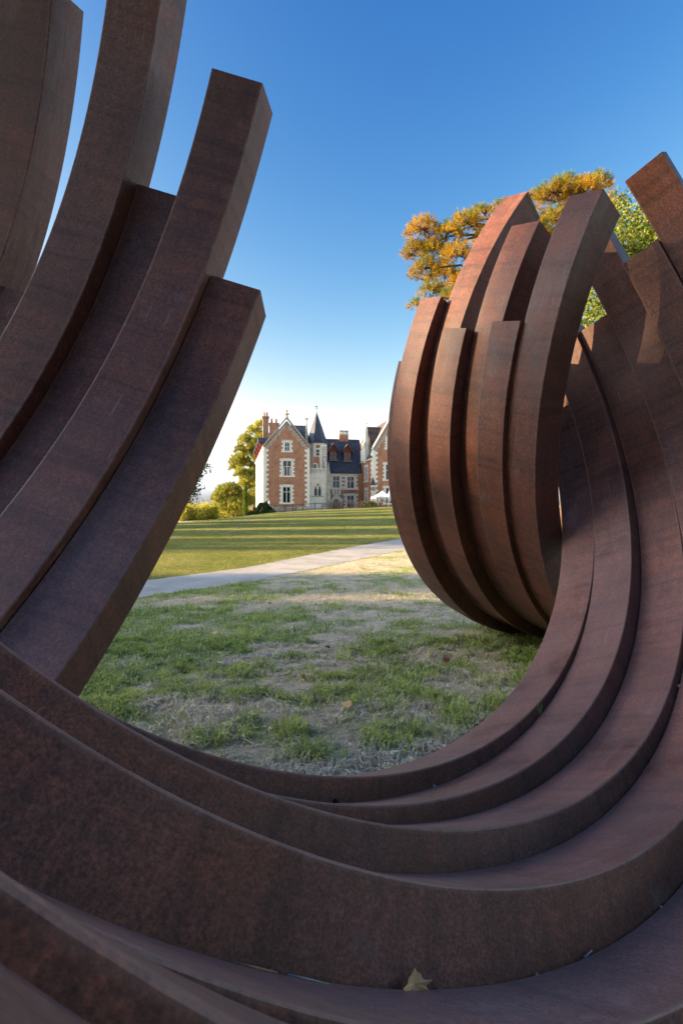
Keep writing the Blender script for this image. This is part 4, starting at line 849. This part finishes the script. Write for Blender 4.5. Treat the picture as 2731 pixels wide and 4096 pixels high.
# ------------------------------------------------------------------ fence, benches, tent, people
DF = 93.0
def fz(x, y): return float(ground_z(x, y))
def FP(px_, d=DF): x = (px_ - 1365.5) / F * d; return Vector((x, d, fz(x, d)))
fence = empty('rail_fence', FP(1260), 0, 'brown wooden rail fence running along the top of the lawn', 'fence'); fo = fence.location
posts = [1098, 1143, 1172, 1211, 1260, 1316, 1352, 1400, 1445, 1478, 1509, 1545, 1585, 1630]
PT = [FP(p) - fo for p in posts]
for p in PT: MB().box(p.x - .07, p.x + .07, p.y - .07, p.y + .07, p.z - .2, p.z + 1.30).lathe(p.x, p.y, [(.1, p.z + 1.30), (.02, p.z + 1.42)], 4, math.pi/4).build('post', M['fence_wood'], fence)
for i, (a, b) in enumerate(zip(PT[:-1], PT[1:])):
    MB().bar(a + Vector((0,-.1,1.12)), b + Vector((0,-.1,1.12)), .06, .11).build('rail', M['fence_wood'], fence)
    MB().bar(a + Vector((0,-.1,.22)), b + Vector((0,-.1,.22)), .06, .10).build('rail', M['fence_wood'], fence)
    if i in (0, 2, 6, 8, 10): MB().bar(a + Vector((0,-.17,.22)), b + Vector((0,-.17,1.1)), .05, .10).build('brace', M['fence_wood'], fence)
    if i in (7,): MB().bar(a + Vector((0,-.17,1.1)), b + Vector((0,-.17,.22)), .05, .10).build('brace', M['fence_wood'], fence)
def bench(px_, d, label, w=1.7):
    p = FP(px_, d); root = empty('slatted_bench', p, 0, label, 'bench', 'wooden benches by the fence')
    for s in (-1, 1):
        MB().box(s * w/2 - .04, s * w/2 + .04, -.3, -.22, 0, .65).box(s * w/2 - .04, s * w/2 + .04, .2, .28, 0, 1.0).box(s * w/2 - .05, s * w/2 + .05, -.3, .2, .62, .68).build('leg', M['fence_wood'], root)
    for i in range(4): MB().box(-w/2 + .04, w/2 - .04, -.28 + .13 * i, -.18 + .13 * i, .42, .46).build('seat_slat', M['fence_wood'], root)
    MB().box(-w/2 + .04, w/2 - .04, .22, .27, .92, 1.0).box(-w/2 + .04, w/2 - .04, .22, .27, .5, .56).build('backrest_rail', M['fence_wood'], root)
    n = 10
    for i in range(n): x = -w/2 + .12 + (w - .24) * i / (n - 1); MB().box(x - .035, x + .035, .225, .26, .56, .92).build('backrest_slat', M['fence_wood'], root)
    return root
bench(1160, 94.0, 'slatted wooden bench below the gabled front of the chateau', 2.1); bench(1305, 94.2, 'slatted wooden bench beside the chapel wall'); bench(1348, 94.6, 'slatted wooden bench in front of the arched door'); bench(1428, 94.4, 'slatted wooden bench left of the shrubs and tent', 1.6)
# pop-up tent
tp = FP(1529, 96.5); tent = empty('pop_up_tent', tp, R(11.5), 'white pop-up tent standing before the right wing', 'tent')
can = MB(); hw = 1.7; za, zb = 1.9, 3.0; nv = 10; vs = []; fs = []
for q in range(4):
    a0, a1 = math.pi / 4 + q * math.pi / 2, math.pi / 4 + (q + 1) * math.pi / 2
    for i in range(nv + 1):
        t = i / nv; prof = za + (zb - za) * (t ** 1.45); rr = hw * math.sqrt(2) * (1 - t)
        for j in range(7):
            s = j / 6; x = math.cos(a0) * (1 - s) + math.cos(a1) * s; y = math.sin(a0) * (1 - s) + math.sin(a1) * s; vs.append((x * rr, y * rr, prof - .10 * math.sin(s * math.pi) * (1 - t)))
    b0 = q * (nv + 1) * 7
    for i in range(nv):
        for j in range(6): fs.append((b0 + i*7 + j, b0 + i*7 + j + 1, b0 + (i+1)*7 + j + 1, b0 + (i+1)*7 + j))
cv = mesh('canopy', vs, fs, M['canvas'], tent, smooth=True); so = cv.modifiers.new('thickness', 'SOLIDIFY'); so.thickness = .02
for sx, sy in ((0,-1),(0,1),(-1,0),(1,0)):
    n = 9; m = MB()
    for i in range(n):
        a0 = -hw + 2 * hw * i / n; a1 = -hw + 2 * hw * (i + 1) / n; sc_ = .02 * (i % 2)
        if sx == 0: m.box(a0, a1, sy * hw - .01, sy * hw + .01, za - .30 + sc_, za - .004)
        else: m.box(sx * hw - .01, sx * hw + .01, a0, a1, za - .30 + sc_, za - .004)
    m.build('valance', M['canvas'], tent)
for sx in (-1, 1):
    for sy in (-1, 1): MB().box(sx * (hw - .08) - .03, sx * (hw - .08) + .03, sy * (hw - .08) - .03, sy * (hw - .08) + .03, 0, za).build('leg', M['canvas'], tent)
pu = FP(1076, 96.0); pr = empty('closed_parasol', pu, 0, 'closed white parasol by the left corner of the gabled front', 'parasol')
MB().tube([(0,0,0),(0,0,2.3)], .025, 8).build('pole', M['fence_wood'], pr); MB().lathe(0, 0, [(.16, .75), (.24, .8), (.20, 1.3), (.13, 1.9), (.03, 2.35)], 9).build('folded_canopy', M['canvas'], pr); MB().lathe(0, 0, [(.3, -.02), (.3, .06), (.06, .1)], 12).build('base', M['iron'], pr)
pu = FP(1556, 95.2); pr = empty('closed_parasol', pu, R(5), 'closed white parasol beside the tent at the edge of the barrel of arcs', 'parasol')
MB().tube([(0,0,0),(0,0,2.9)], .025, 8).build('pole', M['fence_wood'], pr); MB().lathe(0, 0, [(.2, .95), (.3, 1.05), (.24, 1.7), (.15, 2.4), (.03, 2.95)], 9).build('folded_canopy', M['canvas'], pr); MB().lathe(0, 0, [(.3, -.02), (.3, .06), (.06, .1)], 12).build('base', M['iron'], pr)
def person(base, rz, label, seated, shirt, hair):
    root = empty('person', base, rz, label, 'person', 'people by the tent')
    if seated: J = {'pelvis':(0,0,.52),'chest':(0,-.05,.92),'neck':(0,-.07,1.14),'head':(0,-.10,1.33),'lh':(-.11,-.02,.50),'lk':(-.13,-.46,.52),'la':(-.13,-.44,.08),'lt':(-.13,-.58,.05),'rh':(.11,-.02,.50),'rk':(.13,-.46,.52),'ra':(.13,-.42,.08),'rt':(.13,-.56,.05),'ls':(-.2,-.05,1.05),'le':(-.26,-.14,.80),'lw':(-.2,-.38,.72),'rs':(.2,-.05,1.05),'re':(.27,-.16,.82),'rw':(.18,-.40,.78)}
    else: J = {'pelvis':(0,0,.93),'chest':(.05,-.1,1.30),'neck':(.08,-.18,1.50),'head':(.1,-.24,1.68),'lh':(-.1,0,.9),'lk':(-.12,-.05,.50),'la':(-.12,.03,.08),'lt':(-.12,-.12,.04),'rh':(.1,0,.9),'rk':(.13,-.08,.50),'ra':(.15,.06,.08),'rt':(.15,-.09,.04),'ls':(-.17,-.12,1.42),'le':(-.30,-.25,1.20),'lw':(-.22,-.46,1.12),'rs':(.25,-.12,1.42),'re':(.40,-.18,1.52),'rw':(.46,-.3,1.72)}
    Ed = [('pelvis','chest'),('chest','neck'),('neck','head'),('pelvis','lh'),('lh','lk'),('lk','la'),('la','lt'),('pelvis','rh'),('rh','rk'),('rk','ra'),('ra','rt'),('chest','ls'),('ls','le'),('le','lw'),('chest','rs'),('rs','re'),('re','rw')]
    rad = {'pelvis':.15,'chest':.155,'neck':.055,'head':.10,'lh':.10,'rh':.10,'lk':.06,'rk':.06,'la':.04,'ra':.04,'lt':.035,'rt':.035,'ls':.06,'rs':.06,'le':.042,'re':.042,'lw':.034,'rw':.034}
    nm = list(J); me = bpy.data.meshes.new('body'); me.from_pydata([J[k] for k in nm], [(nm.index(a), nm.index(b)) for a, b in Ed], []); o = link(bpy.data.objects.new('body', me), root)
    sk = o.modifiers.new('skin', 'SKIN')
    for i, k in enumerate(nm): me.skin_vertices[0].data[i].radius = (rad[k], rad[k] * (.8 if k in ('chest','pelvis') else 1))
    me.skin_vertices[0].data[0].use_root = True; ss = o.modifiers.new('sub', 'SUBSURF'); ss.levels = ss.render_levels = 2; me.materials.append(M['skin'])
    cz = Vector(J['chest']); pz = Vector(J['pelvis']); d = (cz - pz)
    MB().tube([pz - d * .25, pz, pz + d * .5, cz, cz + d.normalized() * .16], [.19, .20, .19, .20, .11], 12).tube([J['ls'], J['le']], [.085, .065], 8).tube([J['rs'], J['re']], [.085, .065], 8).build('shirt', M[shirt], root, True)
    MB().tube([J['lh'], J['lk'], J['la']], [.125, .085, .06], 10).tube([J['rh'], J['rk'], J['ra']], [.125, .085, .06], 10).build('trousers', M['blue_cloth'], root, True)
    h = Vector(J['head']); hm = MB().lathe(h.x, h.y + .02, [(.05, h.z + .135), (.10, h.z + .10), (.115, h.z + .03), (.10, h.z - .04), (.06, h.z - .08)], 12); hm.build('hair', M[hair], root, True)
    MB().lathe(h.x, h.y - .105, [(.005, h.z + .03), (.02, h.z - .02), (.012, h.z - .03)], 6).build('nose', M['skin'], root, True)
    return root
person(FP(1519, 95.0), R(20), 'standing person in a cream top under the tent canopy', False, 'pale_cloth', 'hair')
s1 = FP(1506, 94.9); ch_ = empty('garden_chair', s1 + Vector((0,.05,0)), R(-15), 'small white chair beside the tent leg', 'chair')
MB().box(-.22,.22,-.22,.22,.42,.46).build('seat', M['canvas'], ch_); MB().box(-.22,.22,.20,.24,.46,.9).build('backrest', M['canvas'], ch_)
for sx in (-1,1):
    for sy in (-1,1): MB().box(sx*.19-.02, sx*.19+.02, sy*.19-.02, sy*.19+.02, 0, .42).build('leg', M['canvas'], ch_)
person(s1 + Vector((0, -.02, 0)), R(-15), 'person seated on the white chair by the tent leg', True, 'pale_cloth', 'hair')

# ------------------------------------------------------------------ small things on the steel and in the grass
def leaf_obj(name, loc, size, rot, mat, label, lobed=True, group=None, curl=.25):
    pts = []
    shape = [(0,-.1),(.12,.0),(.34,-.06),(.33,.12),(.56,.16),(.50,.30),(.70,.52),(.46,.50),(.36,.56),(.30,.72),(.12,.82),(0,1.0)] if lobed else [(0,0),(.22,.2),(.30,.5),(.18,.8),(0,1.0)]
    rim = shape + [(-x, y) for x, y in reversed(shape[1:-1])]
    vs = [(0, .42, 0)] + [(x, y, curl * (x * x + .25 * (y - .4) ** 2) * (1 if x > 0 else .6)) for x, y in rim]; n = len(rim)
    fs = [(0, 1 + i, 1 + (i + 1) % n) for i in range(n)]
    o = mesh(name, [tuple(c * size for c in v) for v in vs], fs, mat, None, smooth=False)
    o.location = loc; o.rotation_euler = rot; so = o.modifiers.new('thickness', 'SOLIDIFY'); so.thickness = size * .012
    return tag(o, label, 'leaf', group)
p = arc_point('B', 4, 296.8, .05, 0)
leaf_obj('fallen_leaf', p + Vector((0, 0, -.008)), .036, (R(80), R(8), R(30)), M['dry_leaf'], 'tan lobed leaf standing upright in the crease between the nearest steel bars', curl=.55)
def curve_bits(name, pts, r, mat, label, cat, group=None, parent=None):
    c = sum((Vector(q) for q in pts), Vector()) / len(pts); o = MB().tube([Vector(q) - c for q in pts], r, 7).build(name, mat, parent, True); o.location = c
    return tag(o, label, cat, group)
def crease(k, th, up=.004, out=.02): 
    q = arc_point('B', k, th, out, -up); return q
curve_bits('twig', [crease(4, 305.2, .004, .03), crease(4, 304.3, .008, .05), crease(4, 303.4, .006, .04)], [.0012, .0016, .0009], M['brown_bit'], 'small brown twig lying in the crease left of the tan leaf', 'twig')
curve_bits('grass_stalk', [crease(4, 303.9, .005, .04), crease(4, 303.6, .030, .02)], [.0012, .0008], M['dark_bit'], 'dark dry stalk standing up behind the small brown twig', 'stalk')
curve_bits('bleached_stick', [crease(4, 302.9, .006, .03), crease(4, 302.2, .006, .05), crease(4, 301.3, .003, .09)], [.0012, .0014, .0005], M['pale_bit'], 'pale bleached stick lying in the crease next to the twig', 'stick')
curve_bits('feather_tip', [crease(4, 284.3, .003, .02), crease(4, 283.6, .030, .03)], [.0022, .0012], M['pale_bit'], 'tiny pale feather stuck in the crease low at right', 'feather')
curve_bits('grub', [crease(1, 286.9, .004, .02), crease(1, 287.3, .016, -.02 + .03), crease(1, 287.1, .042, .012)], [.006, .007, .004], M['dark_bit'], 'small black curled scrap against the second steel arc', 'scrap')
gt = empty('grass_tuft', crease(1, 255.2), 0, 'tiny green grass tuft growing in the seam on the right', 'tuft')
for i, (dx, dy, h) in enumerate(((-.012, .006, .045), (.004, -.004, .060), (-.022, -.006, .03), (.010, .008, .035))):
    b = MB().add([(-.0022,0,0),(.0022,0,0),(dx*.5+.002,dy*.5,h*.6),(dx*.5-.002,dy*.5,h*.6),(dx,dy,h),(0,.0012,0)], [(0,1,2,3),(3,2,4),(0,3,5),(1,5,2)]).build('blade', M['green_blade'], gt)
def pebble(p, s, mat, label, group='crumbs caught on the steel arcs'):
    bm = bmesh.new(); bmesh.ops.create_icosphere(bm, subdivisions=2, radius=s)
    for v in bm.verts: v.co *= 1 + .25 * math.sin(v.co.x * 900 + v.co.y * 700) ; v.co.z *= .75
    me = bpy.data.meshes.new('pebble'); bm.to_mesh(me); bm.free(); me.materials.append(mat); o = link(bpy.data.objects.new('pebble', me)); o.location = p; return tag(o, label, 'pebble', group)
pebble(crease(1, 275.6, .004), .006, M['pale_bit'], 'single pale pebble in the seam under the inner arc'); pebble(crease(3, 245.2, .006), .011, M['brown_bit'], 'brown pebble in the seam at the right edge')
pebble(crease(4, 296.9, .002, .04), .003, M['pale_bit'], 'pale crumb just left of the tan leaf'); pebble(crease(4, 295.2, .002, .02), .003, M['brown_bit'], 'brown crumb just right of the tan leaf')
pebble(crease(4, 288.5, .002, .02), .0028, M['pale_bit'], 'pale crumb in the crease between leaf and feather'); pebble(crease(4, 275.0, .002, .02), .003, M['pale_bit'], 'pale crumb in the crease near the right edge')
def on_grass(x, y, s, rz, mat, label, lobed=True, tilt=20):
    leaf_obj('fallen_leaf', (x, y, float(ground_z(x, y)) + .045), s, (R(tilt), R(-10), R(rz)), mat, label, lobed, 'leaves fallen on the grass')
on_grass(-.56, 4.34, .06, 80, M['pale_bit'], 'pale curled leaf in the middle of the grass'); on_grass(.82, 4.16, .055, 20, M['red_leaf'], 'red brown leaf on bare ground toward the barrel of arcs', tilt=35)
on_grass(1.08, 5.0, .06, 140, M['red_leaf'], 'dark red leaf by the foot of the barrel of arcs'); on_grass(.05, 2.98, .06, 60, M['dry_leaf'], 'tan leaf on the grass at the rim of the bowl', tilt=10)
on_grass(-.72, 3.15, .035, 200, M['pale_bit'], 'small white leaf at the left rim of the bowl'); on_grass(-.25, 3.6, .05, 10, M['red_leaf'], 'small dark leaf near the centre of the grass', False)
on_grass(.4, 3.75, .05, 250, M['red_leaf'], 'small brown leaf right of the grass centre', False); on_grass(-.9, 7.0, .07, 100, M['red_leaf'], 'brown leaf near the edge of the shade', False)

for i, (x, y) in enumerate(((-1.25, 5.3), (.25, 5.9), (-.1, 4.7), (.62, 3.35), (-1.05, 3.9), (.95, 6.6), (-.45, 6.2), (-1.7, 6.3))):
    on_grass(x, y, (.045, .035, .05, .03, .04, .06, .04, .05)[i], 47 * i, M['red_leaf'] if i % 3 else M['dry_leaf'], ['brown leaf on the bare patch at left', 'small red brown leaf below the sunlit strip', 'small brown leaf left of the grass centre', 'tiny dark leaf by the right rim of the bowl', 'small brown leaf near the left arcs', 'brown leaf in the dry grass by the barrel of arcs', 'tan leaf on the straw in mid grass', 'dark leaf close to the path edge at left'][i], i % 2 == 0)
